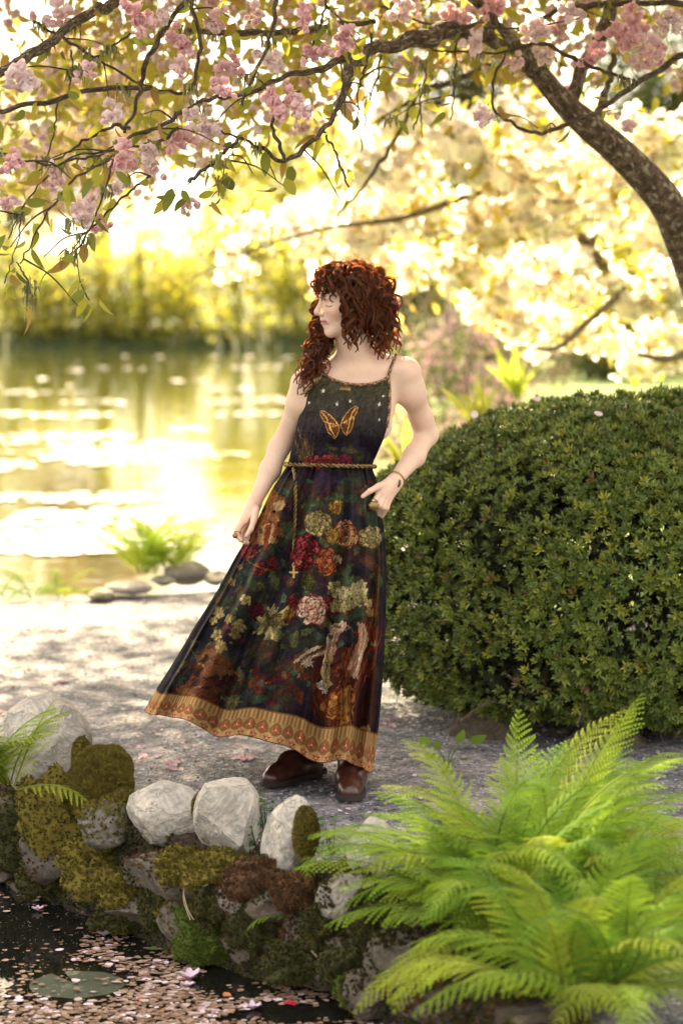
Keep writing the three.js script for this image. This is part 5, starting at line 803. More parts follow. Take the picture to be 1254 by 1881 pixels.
  const leafP = (x, y, l, a, c) => atPx(x, y, () => { cx.rotate(a); cx.fillStyle = c; petalPath(l, l * .38); cx.fill(); cx.strokeStyle = shade(c, 1.5); cx.lineWidth = .7; cx.globalAlpha = .6; cx.beginPath(); cx.moveTo(0, 0); cx.lineTo(0, -l * .9); for (let k = .2; k < .9; k += .16) { cx.moveTo(0, -l * k); cx.lineTo(l * .18, -l * (k + .12)); cx.moveTo(0, -l * k); cx.lineTo(-l * .18, -l * (k + .12)); } cx.stroke(); });
  const stem = (pts, w, c) => { cx.beginPath(); pts.forEach(([x, y], i) => { const q = inv(x, y); i ? cx.lineTo(...q) : cx.moveTo(...q); }); cx.strokeStyle = c; cx.lineWidth = w * 2.6; cx.lineJoin = cx.lineCap = 'round'; cx.stroke(); };
  const ragged = (x, y, r, cs) => atPx(x, y, () => { for (let i = 0; i < 34; i++) { cx.save(); cx.rotate(i * 2.4); cx.fillStyle = shade(pick(cs), .75 + .45 * Rp()); petalPath(r * (.5 + .55 * Rp()), r * .12); cx.fill(); cx.restore(); } });
  // ground of the print: dim leaves, mossy greens and wine reds
  for (let i = 0; i < 240; i++) { const y = 880 + Rp() * 420, L = 520 - (y - 870) * .56, x = L + Rp() * (700 - L); blotch(x, y, 20 + Rp() * 22, pick(['#36432b', '#3f4a30', '#54232b', '#28363a', '#584022', '#33264a', '#6a2630', '#4a3a20']), .34, 9); }
  for (let i = 0; i < 170; i++) { const y = 885 + Rp() * 400, L = 530 - (y - 870) * .58, x = L + Rp() * (698 - L); leafP(x, y, 14 + Rp() * 20, Rp() * 6.3, pick(['#3c4c34', '#495638', '#33422b', '#54552f', '#3b443e', '#5c3a26', '#4a2228'])); }
  // bodice bottom: ochre plumes, red blooms, dark leaves
  for (let i = 0; i < 44; i++) { const x = 545 + Rp() * 28, y = 848 - Rp() * 8, l = 20 + Rp() * 38, a = -.5 + Rp() * 1.0; stem([[x, y], [x + a * l * .3, y - l * .5], [x + a * l * .8, y - l]], .8 + Rp() * 1.4, pick(['#7a5e2a', '#5e4820', '#8e6c32', '#463c1e'])); }
  for (let i = 0; i < 9; i++) rose(562 + i * 9 + Rp() * 6, 848 + (Rp() - .5) * 8, 8 + Rp() * 5, '#3d0f16', '#7a1f28', '#a5402f', 3);
  for (let i = 0; i < 40; i++) { const x = 610 + Rp() * 70, y = 852 - Rp() * 12, l = 12 + Rp() * 30, a = -.6 + Rp() * 1.2; stem([[x, y], [x + a * l * .3, y - l * .5], [x + a * l * .8, y - l]], .7 + Rp() * 1.3, pick(['#33351f', '#4a4220', '#54451f', '#2b2f22'])); }
  rose(632, 842, 9, '#3d0f16', '#6e1c2a', '#933048', 3);
  for (let i = 0; i < 10; i++) { leafP(590 + Rp() * 80, 818 + Rp() * 20, 10 + Rp() * 12, Rp() * 6, pick(['#3a3a24', '#474020', '#2f3024'])); }
  // stars, small crown and moth on the bodice
  const star = (x, y, r) => atPx(x, y, () => { cx.fillStyle = '#d8cdb4'; cx.beginPath(); for (let i = 0; i < 10; i++) { const a = i * .628 - 1.57, q = i % 2 ? r * .42 : r; cx.lineTo(Math.cos(a) * q, Math.sin(a) * q); } cx.fill(); });
  for (const [x, y, r] of [[593, 718, 4.6], [568, 740, 3.4], [619, 742, 3.8], [643, 737, 3.2], [697, 742, 4], [704, 727, 3], [696, 769, 2.6]]) star(x, y, r);
  atPx(634, 713, () => { cx.strokeStyle = '#a8823c'; cx.fillStyle = '#8c6a30'; cx.lineWidth = 1.6; cx.beginPath(); cx.moveTo(-9, 2); cx.lineTo(-6, -3); cx.lineTo(-3, 0); cx.lineTo(0, -5); cx.lineTo(4, 0); cx.lineTo(7, -4); cx.lineTo(9, 4); cx.closePath(); cx.fill(); cx.stroke(); });
  for (const s of [0, 1]) atPx(s ? 634 : 613, s ? 773 : 778, () => { if (s) cx.rotate(.12); const m = s ? 1 : -1; if (!s) cx.rotate(-.28); cx.strokeStyle = '#c98a42'; cx.fillStyle = '#5e3a1c'; cx.lineWidth = 1.7; cx.beginPath(); cx.moveTo(m * -8, 6); cx.bezierCurveTo(m * -4, -10, m * 8, -30, m * 19, -30); cx.bezierCurveTo(m * 24, -26, m * 18, -16, m * 15, -8); cx.bezierCurveTo(m * 16, 6, m * 12, 22, m * 5, 28); cx.bezierCurveTo(m * 0, 22, m * -6, 14, m * -8, 6); cx.fill(); cx.stroke(); cx.strokeStyle = '#d79a52'; cx.lineWidth = 2.6; cx.beginPath(); cx.moveTo(m * 17, -26); cx.bezierCurveTo(m * 6, -14, m * 10, 4, m * 5, 24); cx.stroke(); cx.lineWidth = 1.4; cx.beginPath(); cx.moveTo(m * -7, 5); cx.lineTo(m * 13, -8); cx.moveTo(m * -2, 4); cx.bezierCurveTo(m * 2, -2, m * 5, 2, m * 3, 6); cx.stroke(); });
  // roots of colour down the skirt: reds, peonies, hydrangea, lilies
  const red = ['#3a0c12', '#7c1d26', '#a83a38'], peach = ['#7a4630', '#c58f62', '#e2bd90'], cream = ['#6a562c', '#a8904f', '#cdb878'], gold = ['#5c3c12', '#9a6a22', '#c4923a'], blush = ['#8a4238', '#cf9a78', '#e8c6a2'];
  for (const [x, y, r, c] of [[562, 1010, 30, red], [556, 1030, 20, red], [600, 1035, 24, ['#4a1c10', '#8f3a20', '#b8602c']], [545, 1110, 18, red], [614, 1112, 18, red], [640, 1110, 16, red], [452, 1012, 15, red], [498, 1035, 12, red], [476, 1045, 12, red], [425, 1150, 18, ['#2e0c14', '#5a1820', '#7a2a2c']], [470, 1120, 16, ['#2e0c14', '#5a1820', '#7a2a2c']], [526, 1135, 14, red]]) rose(x, y, r, ...c, 4);
  rose(585, 962, 26, ...cream); rose(636, 980, 24, '#6a2c1c', '#b0653c', '#d69a62'); rose(612, 985, 16, ...gold); rose(618, 930, 14, ...gold, 3); rose(684, 985, 20, ...cream, 4); rose(572, 1120, 30, ...blush, 5); rose(566, 1068, 16, '#2c2c14', '#4c4a20', '#6a6428', 4); rose(530, 1128, 12, ...gold, 3);
  ragged(497, 1142, 40, ['#8a7a44', '#a8965a', '#6e6234', '#c4b070']); rose(503, 1140, 14, '#3a3018', '#5c4c24', '#8a7438', 3);
  for (let i = 0; i < 26; i++) five(612 + Rp() * 62, 1070 + Rp() * 44 + (i % 3) * 3, 8 + Rp() * 4, pick(['#c9b878', '#d4c486', '#a89a5a', '#b8a868']), '#8a7a3a');
  for (const [x, y, r, c] of [[452, 1103, 11, '#d2bc78'], [400, 1126, 12, '#c6ad68'], [390, 1140, 9, '#b39a58'], [398, 1168, 13, '#bfa35e'], [408, 1190, 13, '#b89a56'], [420, 1140, 10, '#a68e50'], [440, 1150, 12, '#ad9554'], [432, 1165, 10, '#927a42'], [400, 1205, 11, '#a88e4c'], [425, 1070, 8, '#b08c44'], [478, 1075, 7, '#8c7236'], [623, 1027, 8, '#c8b070'], [676, 1110, 10, '#c9a860'], [680, 1125, 10, '#b8924a'], [440, 1042, 6, '#a08a50']]) five(x, y, r, c);
  ragged(425, 1278, 22, ['#6e6430', '#8a7c3c', '#4e4a26']); ragged(500, 1290, 14, ['#5a1c1c', '#7a2c24', '#3c1420']);
  // a red dog's head with a pale muzzle and chest at the left hip
  for (let i = 0; i < 50; i++) leafP(468 + Rp() * 34, 935 + Rp() * 40, 16 + Rp() * 14, 2.6 + Rp() * .9, pick(['#7a3420', '#8e4a28', '#a06632', '#5e281a']));
  poly([[482, 902], [492, 912], [503, 893], [510, 908], [524, 914], [527, 930], [514, 938], [508, 948], [498, 944], [488, 936], [480, 922]], '#9c602a'); poly([[500, 925], [518, 918], [527, 926], [520, 936], [506, 940]], '#d9b070'); poly([[484, 905], [490, 914], [486, 922]], '#6e3018'); poly([[502, 895], [508, 908], [500, 912]], '#6e3018');
  atPx(503, 940, () => { cx.fillStyle = '#15100e'; cx.beginPath(); cx.ellipse(0, 0, 3.4, 2.6, 0, 0, 7); cx.fill(); }); atPx(505, 921, () => { cx.fillStyle = '#2a140c'; cx.beginPath(); cx.ellipse(0, 0, 2, 1.3, 0, 0, 7); cx.fill(); });
  for (let i = 0; i < 14; i++) leafP(478 + Rp() * 24, 958 + Rp() * 16, 22 + Rp() * 12, 2.9 + Rp() * .5, pick(['#c29a62', '#a97a44', '#8c4a26']));
  poly([[488, 965], [498, 962], [496, 1000], [490, 1020], [484, 990]], '#8c3a22');
  // lower left: foxy red and russet brush, thin gold vine
  for (let i = 0; i < 90; i++) { const x = 312 + Rp() * 90, y = 1205 + Rp() * 70; if (x < 322 + (1262 - y) * .55) continue; leafP(x, y, 14 + Rp() * 26, 1.0 + Rp() * 1.0, pick(['#4a2414', '#5e2e18', '#6e3e20', '#341c14', '#56241c', '#7a4a24'])); }
  for (let i = 0; i < 40; i++) { const x = 400 + Rp() * 150, y = 1235 + Rp() * 50; leafP(x, y, 12 + Rp() * 16, Rp() * 6, pick(['#4a1a1c', '#5e2a16', '#3a2c18', '#2c3020', '#6a3c1c'])); }
  for (const p of [[[458, 1010], [430, 1060], [400, 1110], [372, 1150], [352, 1190], [360, 1215], [378, 1230]], [[372, 1150], [345, 1200], [325, 1240]], [[500, 990], [480, 1010], [452, 1030], [470, 1040], [500, 1050]]]) stem(p, 1.6, '#9a7a34');
  for (const p of [[[560, 905], [585, 930], [600, 950]], [[600, 1180], [560, 1165], [530, 1190], [510, 1230]], [[470, 1180], [440, 1200], [455, 1230]]]) stem(p, 1.3, '#3c4a2c');
  // right panel: generic auburn drapery with pale sleeves and bodice, no known picture
  const dr = (pts, cs, w, n) => { for (let i = 0; i < n; i++) { const o = (Rp() - .5) * w; stem(pts.map(([x, y]) => [x + o * (.6 + .5 * Rp()), y + o * .4]), 1 + Rp() * 2.2, pick(cs)); } };
  poly([[566, 1210], [600, 1190], [640, 1180], [690, 1170], [690, 1330], [650, 1350], [600, 1330], [572, 1300]], '#431c14');
  dr([[690, 1150], [672, 1200], [650, 1250], [625, 1300], [630, 1345]], ['#6a2a16', '#8a3c1c', '#4a1c12', '#a8562a'], 50, 40); dr([[640, 1200], [600, 1230], [585, 1270], [600, 1320]], ['#5a2414', '#7a3a1a', '#3a1a14'], 36, 26);
  const flesh = ['#c99a74', '#dab48c', '#b88462', '#e2c29c', '#a8704e']; dr([[606, 1196], [609, 1172], [616, 1154], [634, 1146]], flesh, 16, 26); dr([[612, 1150], [630, 1140], [642, 1150]], flesh, 9, 12); dr([[664, 1150], [668, 1172], [660, 1196], [650, 1222], [644, 1244]], flesh, 20, 34); dr([[640, 1190], [632, 1215], [636, 1250]], ['#8a3c1c', '#a8562a', '#5a2414'], 16, 16); dr([[680, 1150], [686, 1190], [672, 1240]], ['#6a2a16', '#8a3c1c', '#4a1c12'], 12, 14);
  poly([[603, 1192], [612, 1195], [606, 1240], [612, 1250], [596, 1252], [592, 1230]], '#b39258'); dr([[604, 1195], [600, 1225], [600, 1250]], ['#d8c08a', '#8a6a34', '#c2a468'], 10, 8);
  poly([[540, 1205], [565, 1195], [600, 1182], [595, 1200], [568, 1218], [556, 1240], [538, 1232]], '#7a4a24'); dr([[548, 1222], [570, 1205], [596, 1190]], ['#c9b494', '#9a7040', '#5e341a'], 20, 12); ragged(566, 1218, 13, ['#cdb9a0', '#a88c6c']); ragged(594, 1256, 12, ['#d2c4ae', '#a58c68']);
  rose(622, 1290, 30, '#5a2a12', '#9a4e1c', '#c47a30', 4); poly([[626, 1265], [642, 1262], [640, 1330], [626, 1335]], '#b8782c'); dr([[634, 1268], [634, 1330]], ['#d9a04a', '#7a4416'], 12, 6);
  stem([[636, 1150], [650, 1160], [646, 1195]], 2.4, '#5c5a4a'); stem([[650, 1160], [658, 1166]], 2.6, '#a8342c');
  ragged(672, 1345, 16, ['#b58a4a', '#d2ac6a', '#7a5424']); ragged(668, 1370, 12, ['#a87c40', '#c49a58']);
  dr([[692, 1040], [690, 1090], [684, 1150]], ['#6a3a14', '#9a5a1e', '#4a2412'], 12, 10);
  for (let i = 0; i < 60; i++) { const y = 880 + Rp() * 380, L = 520 - (y - 870) * .56, x = L + Rp() * (700 - L); five(x, y, 2.2 + Rp() * 3, pick(['#8a7238', '#7a2a2a', '#a88c4a', '#55602f', '#3c4a3a'])); }
  for (let i = 0; i < 5200; i++) { cx.globalAlpha = .05 + .06 * Rp(); cx.fillStyle = Rp() < .5 ? '#000' : '#c8a878'; cx.fillRect(Rp() * TW, Rp() * TH, 2 + Rp() * 5, 2 + Rp() * 10); } cx.globalAlpha = 1;
  // brush work: edges wander and tones break up as in an old painting
  { const im = cx.getImageData(0, 0, TW, TH), s0 = im.data.slice(), D = im.data; for (let y = 0; y < TH; y++) for (let x = 0; x < TW; x++) { const a = vnoise(x / 11, y / 11, 1) * 5 + vnoise(x / 4, y / 4, 3) * 2.2, b = vnoise(x / 11, y / 11, 7) * 5 + vnoise(x / 4, y / 4, 9) * 2.2, xx = clamp(Math.round(x + a), 0, TW - 1), yy = clamp(Math.round(y + b), 0, TH - 1), q = (yy * TW + xx) * 4, o = (y * TW + x) * 4, st = 1 + .34 * vnoise(x / 3.1 + a, y / 13, 5) + .16 * vnoise(x / 40, y / 40, 11); const l = (s0[q] + s0[q + 1] + s0[q + 2]) / 3, k = (y < TH * .27 ? 1 : .80) * st; for (let c = 0; c < 3; c++) D[o + c] = clamp(lerp(l, s0[q + c], .88) * k, 0, 255); } cx.putImageData(im, 0, 0); }
  // hem band: fringe lines above, two rows of pointed arches with red blooms
  const vb = .945, hb = (1 - vb) * TH, y0 = vb * TH, n = 27, w = TW / n; cx.fillStyle = '#9c7c4c'; cx.fillRect(0, y0, TW, hb); cx.fillStyle = '#6e4a24'; cx.fillRect(0, y0 - 2, TW, 5);
  for (let i = 0; i < n * 6; i++) { cx.fillStyle = i % 2 ? '#80603a' : '#a88654'; cx.fillRect(i * w / 6, y0 + 4, w / 6, hb * .26); }
  for (const [r, off, cc] of [[.30, 0, '#8f4a34'], [.64, .5, '#7c4c30']]) for (let i = -1; i <= n; i++) { const x = (i + off) * w, y = y0 + hb * r, hh = hb * .40; cx.beginPath(); cx.moveTo(x, y + hh); cx.lineTo(x, y + hh * .45); cx.quadraticCurveTo(x + w * .1, y + hh * .1, x + w / 2, y - hh * .12); cx.quadraticCurveTo(x + w * .9, y + hh * .1, x + w, y + hh * .45); cx.lineTo(x + w, y + hh); cx.closePath(); cx.fillStyle = r < .5 ? '#7c5832' : '#b08a5a'; cx.fill(); cx.strokeStyle = '#cdb07a'; cx.lineWidth = 2; cx.stroke(); cx.strokeStyle = '#5c3a1c'; cx.lineWidth = 1; cx.stroke(); for (let k = 0; k < 6; k++) { cx.save(); cx.translate(x + w / 2, y + hh * .48); cx.rotate(k * 1.047); cx.fillStyle = k % 2 ? cc : '#a8604a'; cx.beginPath(); cx.ellipse(0, -hh * .2, w * .075, hh * .17, 0, 0, 7); cx.fill(); cx.restore(); } cx.fillStyle = '#ddba7c'; cx.beginPath(); cx.arc(x + w / 2, y + hh * .48, w * .06, 0, 7); cx.fill(); }
  cx.fillStyle = '#4a2c16'; cx.fillRect(0, TH - 5, TW, 5);
  const print = new THREE.CanvasTexture(cv); print.colorSpace = THREE.SRGBColorSpace; print.wrapS = THREE.MirroredRepeatWrapping; print.wrapT = THREE.ClampToEdgeWrapping; print.anisotropy = 8;
  const weave = dataTex(128, (x, y) => { const v = 128 + ((x + y) % 4 < 2 ? 26 : -26) + fbm(x / 9, y / 40, 2, 2) * 90; return [v, v, v]; }, false); weave.repeat.set(9, 18);
  const clothM = phys({ map: print, bumpMap: weave, bumpScale: .0012, roughness: .9, sheen: .05, sheenColor: new THREE.Color(.8, .75, .7), sheenRoughness: .5, side: THREE.DoubleSide, specularIntensity: .2 });
  const dress = part('dress', mergeGeometries([gridGeo(front, (u, j) => [1 - u, 1 - vAt(j)]), gridGeo(back, (u, j) => [1 - u - 1, 1 - vAt(j + j0)])]), clothM, t);
  // patterned binding along neckline, armhole and the shoulder straps
  const tn = 64, trimTex = dataTex(tn, (x, y) => { const v = smoothstep(vnoise(x / 9, y / 7, 3) + .5 * vnoise(x / 3, y / 3, 5), -.15, .25); return [lerp(70, 172, v), lerp(44, 134, v), lerp(30, 88, v)]; }, true); trimTex.repeat.set(1, 22);
  const trimM = std({ map: trimTex, roughness: .75 });
  const edge = (pts, r, nseg) => tube(pts.map((p) => p.clone()), [r, r], nseg, 7, null, true);
  const up = (p, k = .003) => p.clone().add(V(0, 0, k));
  part('neckline_binding', edge(front[0].filter((_, i) => i % 6 === 0).map((p) => up(p, .002)), .0055, 60), trimM, t);
  part('armhole_binding', edge(front.slice(0, 44).filter((_, j) => j % 4 === 0).map((r) => up(r[0])), .0048, 40), trimM, t);
  part('armhole_binding', edge(front.slice(0, 44).filter((_, j) => j % 4 === 0).map((r) => up(r[FC])), .0048, 40), trimM, t);
  const strapPts = (pts) => pts.map(([x, y, d]) => { const p = P(x, y, d); for (let k = 0; k < 40 && bodyD(p.x, p.y, p.z) < .004; k++) p.add(V(0, .0006, .002)); for (let k = 0; k < 60 && bodyD(p.x, p.y, p.z) > .007; k++) p.z -= .002; return p; });
  part('shoulder_strap', edge([front[0][0].clone(), ...strapPts([[716, 682, 7.55], [719, 672, 7.58], [723, 661, 7.62], [727, 652, 7.66]])], .0052, 30), trimM, t);
  part('shoulder_strap', edge([front[0][FC].clone(), ...strapPts([[590, 678, 7.55], [586, 690, 7.6]])], .005, 20), trimM, t);
  // twisted cord belt with a hanging end and a small cross
  const cordM = std({ color: rgb(.22, .13, .045), roughness: .45, metalness: .35 }), beltC = new THREE.CatmullRomCurve3((() => { const pts = [], jw = Math.round(FR * WAIST); for (let i = 0; i <= 2 * FC - 6; i += 6) { const p = i <= FC ? front[jw][i] : back[jw - j0][i - FC]; const c = P(606, 857, DC), dv = p.clone().sub(c).setY(0).normalize(); pts.push(p.clone().addScaledVector(dv, .007)); } return pts; })(), true);
  const twist = (curve, len, r, pitch, off = .6) => { const gs = []; for (let k = 0; k < 2; k++) { const n = Math.round(len / pitch * 10), pts = []; for (let i = 0; i <= n; i++) { const u = i / n, p = curve.getPointAt(u), tg = curve.getTangentAt(u), nn = V(0, 0, 1).addScaledVector(tg, -tg.z).normalize(), b = tg.clone().cross(nn), a = u * len / pitch * 6.283 + k * 3.1416; pts.push(p.addScaledVector(nn, Math.cos(a) * r * off).addScaledVector(b, Math.sin(a) * r * off)); } gs.push(tube(pts, [r * .62, r * .62], n, 5)); } return mergeGeometries(gs); };
  const belt = part('cord_belt', twist(beltC, .72, .0064, .030), cordM, t);
  const onCloth = (x, y, k = .012) => { const q = inv(x, y), jj = clamp(Math.round(q[1] / TH * FR), 0, FR), ii = clamp(FC - Math.round(q[0] / TW * FC), 0, FC), p = P(x, y, DC); p.z = front[jj][ii].z + k; return p; };
  const tail = new THREE.CatmullRomCurve3([[540, 857], [543, 870], [544, 900], [543, 940], [542, 980], [542, 1028]].map(([x, y]) => onCloth(x, y)));
  part('cord_end', twist(tail, .30, .0054, .026), cordM, belt);
  const brass = std({ color: rgb(.48, .31, .10), metalness: .85, roughness: .38 });
  const cr = onCloth(542, 1036); part('cross_pendant', mergeGeometries([new THREE.BoxGeometry(.006, .032, .004), new THREE.BoxGeometry(.022, .006, .0042), ...[[0, .016], [.011, 0], [-.011, 0], [0, -.016]].map(([a, b]) => new THREE.SphereGeometry(.0042, 8, 6).translate(a, b, 0))].map((q) => q.toNonIndexed())).translate(cr.x, cr.y, cr.z), brass, belt);
  // jewellery
  const ringG = (p, dir, r, tubeR) => new THREE.TorusGeometry(r, tubeR, 8, 26).applyQuaternion(new THREE.Quaternion().setFromUnitVectors(V(0, 0, 1), dir.clone().normalize())).translate(p.x, p.y, p.z);
  const wr = P(727, 880, 7.615), wd = P(726, 882, 7.61).sub(P(760, 838, 7.71));
  const bra = part('bracelet', ringG(wr, wd, .0295, .0028), brass, t);
  const bd = P(731, 888, 7.585), disk = new THREE.CylinderGeometry(.0135, .0135, .004, 20).rotateZ(1.3).rotateY(.5); part('disc', disk.translate(bd.x, bd.y, bd.z), std({ color: rgb(.16, .11, .05), metalness: .5, roughness: .5 }), bra);
  const bigRing = (p, dir, at2, s) => { const r = part('ring', ringG(p, dir, .0105, .0024), brass, t), b = new THREE.SphereGeometry(.0165 * s, 14, 10); b.scale(1, .95, .62); const q = b.attributes.position; for (let i = 0; i < q.count; i++) { const k = 1 + .14 * Math.sin(Math.atan2(q.getY(i), q.getX(i)) * 7) * (1 - Math.abs(q.getZ(i)) / .012); q.setXY(i, q.getX(i) * k, q.getY(i) * k); } b.computeVertexNormals(); part('rosette', b.translate(at2.x, at2.y, at2.z), std({ color: rgb(.30, .20, .07), metalness: .8, roughness: .42 }), r); };
  bigRing(P(688, 920, 7.526), P(687, 922, 7.525).sub(P(699, 902, 7.548)), P(686, 929, 7.503), 1);
  bigRing(P(436, 978, 7.556), P(435, 984, 7.55).sub(P(438, 970, 7.56)), P(432, 984, 7.545), .62);
  const ear = fromHead(.072, -.045, .004); part('earring', new THREE.SphereGeometry(.006, 10, 8).translate(ear.x, ear.y, ear.z), brass, t);

  // ---------------- boots ----------------
  const leather = phys({ color: rgb(.06, .017, .011), roughness: .36, clearcoat: .5, clearcoatRoughness: .25, bumpMap: rockBump, bumpScale: .001 }), soleM = std({ color: rgb(.03, .02, .016), roughness: .8 });
  const boot = (heel, yawB, label) => {
    const a = Math.cos(yawB), b = Math.sin(yawB), W2 = (f, u, s) => V(heel.x + f * b + s * a, heel.y + u, heel.z + f * a - s * b);     // f forward, u up, s to her left
    const cs = [[W2(.03, .055, 0), W2(.02, .31, -.0), .043, .046, .03], [W2(.03, .045, 0), W2(.12, .062, 0), .042, .044, .03], [W2(.12, .055, 0), W2(.195, .040, 0), .044, .036, .03], [W2(.195, .04, .004), W2(.232, .036, .004), .037, .030, .02], [W2(.01, .04, 0), W2(.03, .10, 0), .036, .040, .02]];
    const f = (x, y, z) => { let d = 9; cs.forEach(([p, q, r1, r2, k], i) => { const c = cone(x, y, z, p, q, r1, r2); d = i ? smin(d, c, k) : c; }); return Math.max(d, heel.y + .018 - y, y - heel.y - .30); };
    const m = part('boot', nets(f, W2(.1, .12, 0).subScalar(.22).setY(heel.y - .01), W2(.1, .12, 0).addScalar(.22).setY(heel.y + .28), .005, .003), leather, t);
    const sh = new THREE.Shape(); sh.moveTo(-.034, -.02); sh.bezierCurveTo(-.036, -.05, .036, -.05, .034, -.02); sh.bezierCurveTo(.03, .06, .05, .12, .047, .18); sh.bezierCurveTo(.045, .285, -.041, .285, -.043, .18); sh.bezierCurveTo(-.046, .12, -.03, .06, -.034, -.02);
    const sole = new THREE.ExtrudeGeometry(sh, { depth: .012, bevelEnabled: true, bevelSize: .003, bevelThickness: .003, bevelSegments: 2, curveSegments: 18 }).rotateX(-Math.PI / 2).scale(1, 1, -1); const hl = new THREE.CylinderGeometry(.036, .034, .022, 20).scale(1, 1, 1.1);
    const fix = (g2, u, f2) => { g2.rotateY(yawB); const o = W2(f2, u, 0); return g2.translate(o.x, o.y, o.z); };
    const s2 = sole.toNonIndexed(); { const p = s2.attributes.position; for (let i = 0; i < p.count; i += 3) { const x = p.getX(i), y = p.getY(i), z = p.getZ(i); p.setXYZ(i, p.getX(i + 1), p.getY(i + 1), p.getZ(i + 1)); p.setXYZ(i + 1, x, y, z); } s2.computeVertexNormals(); }
    part('sole', fix(s2, .014, 0), soleM, m); part('heel', fix(hl, .009, .005), soleM, m);
    for (let i = 0; i < 4; i++) { const f3 = .075 + i * .018, u = .118 - i * .013, p = W2(f3, u, -.018), q = W2(f3 + .004, u - .004, .018), mid = W2(f3 + .012, u + .014, 0); part('lace', tube([p, mid, q], [.0022, .0022], 8, 5), soleM, m); }
  };
  boot(f1.sub(o0), -.62); boot(f2.sub(o0), -.06);

  // ---------------- hair ----------------
  const tones = [[.86, .29, .075], [.92, .36, .10], [.76, .22, .05], [.95, .46, .15], [.60, .15, .035]];
  const hp = [], hn = [], hcl = [], hi = [];
  // one strand of a curl: the curl's own path (bezier + ringlet), the strand wound round it at radius `off`
  const strand = (p0, p1, p2, p3, amp, wl, rad, seed, amp0 = .1, lockSeed = seed, off = 0) => {
    const q = rng(seed), ql = rng(lockSeed * 7 + 3), c = new THREE.CubicBezierCurve3(p0, p1, p2, p3), L = c.getLength(), n = Math.max(16, Math.min(48, Math.round(L / .0065))), ph = ql() * 6.28, tw = ql() < .5 ? -1 : 1, base = tones[Math.floor(ql() * 5)], k = (.9 + .6 * ql()) * (.8 + .4 * q()), wl2 = wl * (.85 + .3 * ql()), fi = q() * 6.28, ro = off * Math.sqrt(.15 + .85 * q()), lag = (q() - .5) * .5, pts = [];
    for (let i = 0; i <= n; i++) {
      const u = i / n, p = c.getPoint(u), tg = c.getTangent(u), nn = V(.3, .1, 1).cross(tg).normalize(), b = tg.clone().cross(nn), a = ph + lag * u + tw * Math.pow(u, 1.15) * L / wl2 * 6.28, am = amp * (amp0 + (1 - amp0) * smoothstep(u, .12, .7)) * (u > .8 ? 1 - .45 * (u - .8) / .2 : 1), pr = ro * (u < .3 ? lerp(.7, 1, u / .3) : u > .6 ? lerp(1, .22, (u - .6) / .4) : 1), f2 = fi + u * L / .05 * tw;
      p.addScaledVector(nn, Math.cos(a) * am + Math.cos(f2) * pr).addScaledVector(b, Math.sin(a) * am + Math.sin(f2) * pr);
      const h = toHead(p.x, p.y, p.z), dd = Math.hypot(...h) < .18 ? Math.min(ell(h[0], h[1], h[2], ...H.cran), ell(h[0], h[1], h[2], ...H.face)) : 9; if (dd < .004) p.addScaledVector(p.clone().sub(fromHead(0, .01, -.01)).normalize(), .005 - dd);
      pts.push(p);
    }
    let nrm = null; const s0 = hp.length / 3;
    for (let i = 0; i <= n; i++) {
      const tg = pts[Math.min(n, i + 1)].clone().sub(pts[Math.max(0, i - 1)]).normalize(); if (!nrm) nrm = Math.abs(tg.y) < .9 ? V(0, 1, 0) : V(1, 0, 0); nrm.addScaledVector(tg, -nrm.dot(tg)).normalize();
      const b = tg.clone().cross(nrm), u = i / n, r = rad * (u > .8 ? lerp(1, .3, (u - .8) / .2) : 1), w = k * (.85 + .35 * u);
      for (let j = 0; j < 3; j++) { const a = j / 3 * 6.283, nx = nrm.x * Math.cos(a) + b.x * Math.sin(a), ny = nrm.y * Math.cos(a) + b.y * Math.sin(a), nz = nrm.z * Math.cos(a) + b.z * Math.sin(a); hp.push(pts[i].x + nx * r, pts[i].y + ny * r, pts[i].z + nz * r); hn.push(nx, ny, nz); hcl.push(base[0] * w, base[1] * w, base[2] * w); }
      if (i) for (let j = 0; j < 3; j++) { const a = s0 + (i - 1) * 3 + j, a2 = s0 + (i - 1) * 3 + (j + 1) % 3, c2 = a + 3, d2 = a2 + 3; hi.push(a, c2, a2, a2, c2, d2); }
    }
  };
  const scalp = (az, el2, k = 1.03) => { const dir = V(Math.sin(az) * Math.cos(el2), Math.sin(el2), Math.cos(az) * Math.cos(el2)), c = H.cran; return fromHead(c[0].x + dir.x * c[1].x * k, c[0].y + dir.y * c[1].y * k, c[0].z + dir.z * c[1].z * k); };
  // scalp cover under the locks
  { const cap = new THREE.SphereGeometry(1, 40, 28), p = cap.attributes.position, keep = []; for (let i = 0; i < p.count; i++) { const w = fromHead(H.cran[0].x + p.getX(i) * H.cran[1].x * 1.05, H.cran[0].y + p.getY(i) * H.cran[1].y * 1.05, H.cran[0].z + p.getZ(i) * H.cran[1].z * 1.05); keep.push(!(p.getZ(i) > .42 && p.getY(i) < .55) && !(p.getZ(i) > .1 && p.getY(i) < -.1)); hp.push(w.x, w.y, w.z); const nw = w.clone().sub(hc).normalize(); hn.push(nw.x, nw.y, nw.z); hcl.push(.16, .03, .01); } const ix = cap.index.array; for (let i = 0; i < ix.length; i += 3) if (keep[ix[i]] && keep[ix[i + 1]] && keep[ix[i + 2]]) hi.push(ix[i], ix[i + 1], ix[i + 2]); }
  const away = (p, k) => p.clone().sub(hc).normalize().multiplyScalar(k);
  let sd = 5000;
  const lock = (p0, p1, p2, p3, n, off, amp, wl, rad, a0) => { const ls = sd; amp *= .7 + .6 * R(); wl *= .85 + .4 * R(); for (let i = 0; i < n; i++) strand(p0, p1, p2, p3, amp, wl, rad * (.75 + .5 * R()), sd++, a0, ls, off); };
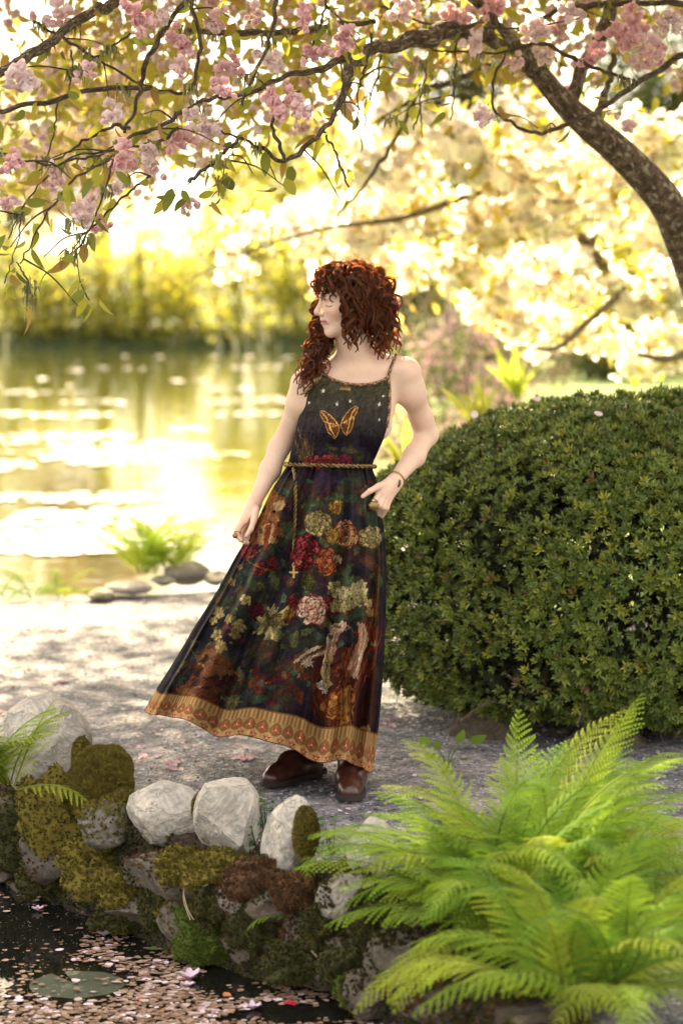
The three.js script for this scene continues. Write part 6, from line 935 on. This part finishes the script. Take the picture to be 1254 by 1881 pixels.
  // near side and back: from the crown down past the shoulder on the right of the picture
  for (let i = 0; i < 150; i++) {
    const u = (i + R()) / 150, az = lerp(.75, 3.5, u), el2 = lerp(.1, 1.5, Math.pow(R(), .7)), p0 = scalp(az, el2), w = (az - .75) / 2.75;
    const ex = lerp(638, 732, Math.pow(w, .75)) + (R() - .5) * 24, ey = lerp(608, 632, w) + (R() - .62) * 90 + 16 * Math.sin(ex * .11), ed = lerp(7.47, 7.74, w) + (R() - .5) * .05;
    const e = P(ex, Math.min(ey, 660), ed), n0 = away(p0, 1), bulge = .02 + .05 * R();
    const p1 = p0.clone().addScaledVector(n0, .016 + .014 * R()).add(V(0, .004, 0)), p2 = e.clone().add(V(-(ex - 650) * .0004 + .012 * (R() - .5), .085 + .03 * R(), 0)).addScaledVector(n0, bulge * .2);
    lock(p0, p1, p2, e, 17, .0062, .0145, .066, .00125);
  }
  // far side, in front of her right shoulder: long curls at the left of the picture
  for (let i = 0; i < 84; i++) {
    const az = -lerp(.9, 3.0, R()), p0 = scalp(az, lerp(-.2, 1.3, R())), w = R(), ex = lerp(546, 606, w) + (R() - .5) * 18, ey = lerp(712, 650, w) + (R() - .55) * 60, e = P(ex, ey, lerp(7.54, 7.58, w) + (R() - .5) * .06);
    const m = P(572 + R() * 32, 585 + R() * 45, 7.66 + (R() - .5) * .08);
    lock(p0, p0.clone().add(away(p0, .04)).lerp(m, .35), m, e, 16, .006, .016, .06, .00125);
  }
  for (let i = 0; i < 18; i++) { const p0 = scalp(-1.1 - R(), R() * .6), e = P(572 + R() * 22, 600 + R() * 60, 7.68 + R() * .05); lock(p0, p0.clone().add(away(p0, .05)), P(566 + R() * 14, 560 + R() * 20, 7.68), e, 14, .005, .013, .055, .00125); }
  // curly fringe over the brow, and the crown combed forward
  for (let i = 0; i < 40; i++) { const az = lerp(-1.0, 1.15, R()), p0 = scalp(az, lerp(.75, 1.45, R())), s = Math.sin(az), e = fromHead(s * .066 + (R() - .5) * .03, .016 + .042 * R() - .02 * Math.abs(s), .086 - .036 * s * s + .016 * R()); lock(p0, p0.clone().add(away(p0, .03)), e.clone().add(fz.clone().multiplyScalar(.022)).add(V(0, .045, 0)), e, 12, .0045, .010, .042, .0012, .3); }
  // curls beside the near cheek
  for (let i = 0; i < 18; i++) { const p0 = scalp(lerp(.7, 1.25, R()), lerp(.3, 1.0, R())), e = P(lerp(630, 662, R()), lerp(575, 648, R()), 7.49 + R() * .04); lock(p0, p0.clone().add(away(p0, .032)), e.clone().add(V(.012, .07, .01)), e, 12, .0045, .012, .05, .0012, .25); }
  // loose fly-away strands
  for (let i = 0; i < 150; i++) { const p0 = scalp(R() * 6.28, .2 + 1.2 * R()), n0 = away(p0, 1), e = p0.clone().addScaledVector(n0, .05 + .03 * R()).add(V((R() - .5) * .06, -.06 - .1 * R(), (R() - .5) * .06)); const h = toHead(e.x, e.y, e.z); if (h[2] > .05 && h[1] < .02) continue; strand(p0, p0.clone().addScaledVector(n0, .05), e.clone().addScaledVector(n0, .02), e, .008, .04, .0006, sd++); }
  part('hair', geom(hp, hi, hcl, null, hn), phys({ color: 0xffffff, vertexColors: true, roughness: .55, sheen: .4, sheenColor: new THREE.Color(.95, .5, .25), sheenRoughness: .4, specularIntensity: .7, transmission: .4, thickness: 0 }), t, 'stuff');
}
renderer.render(scene, camera);
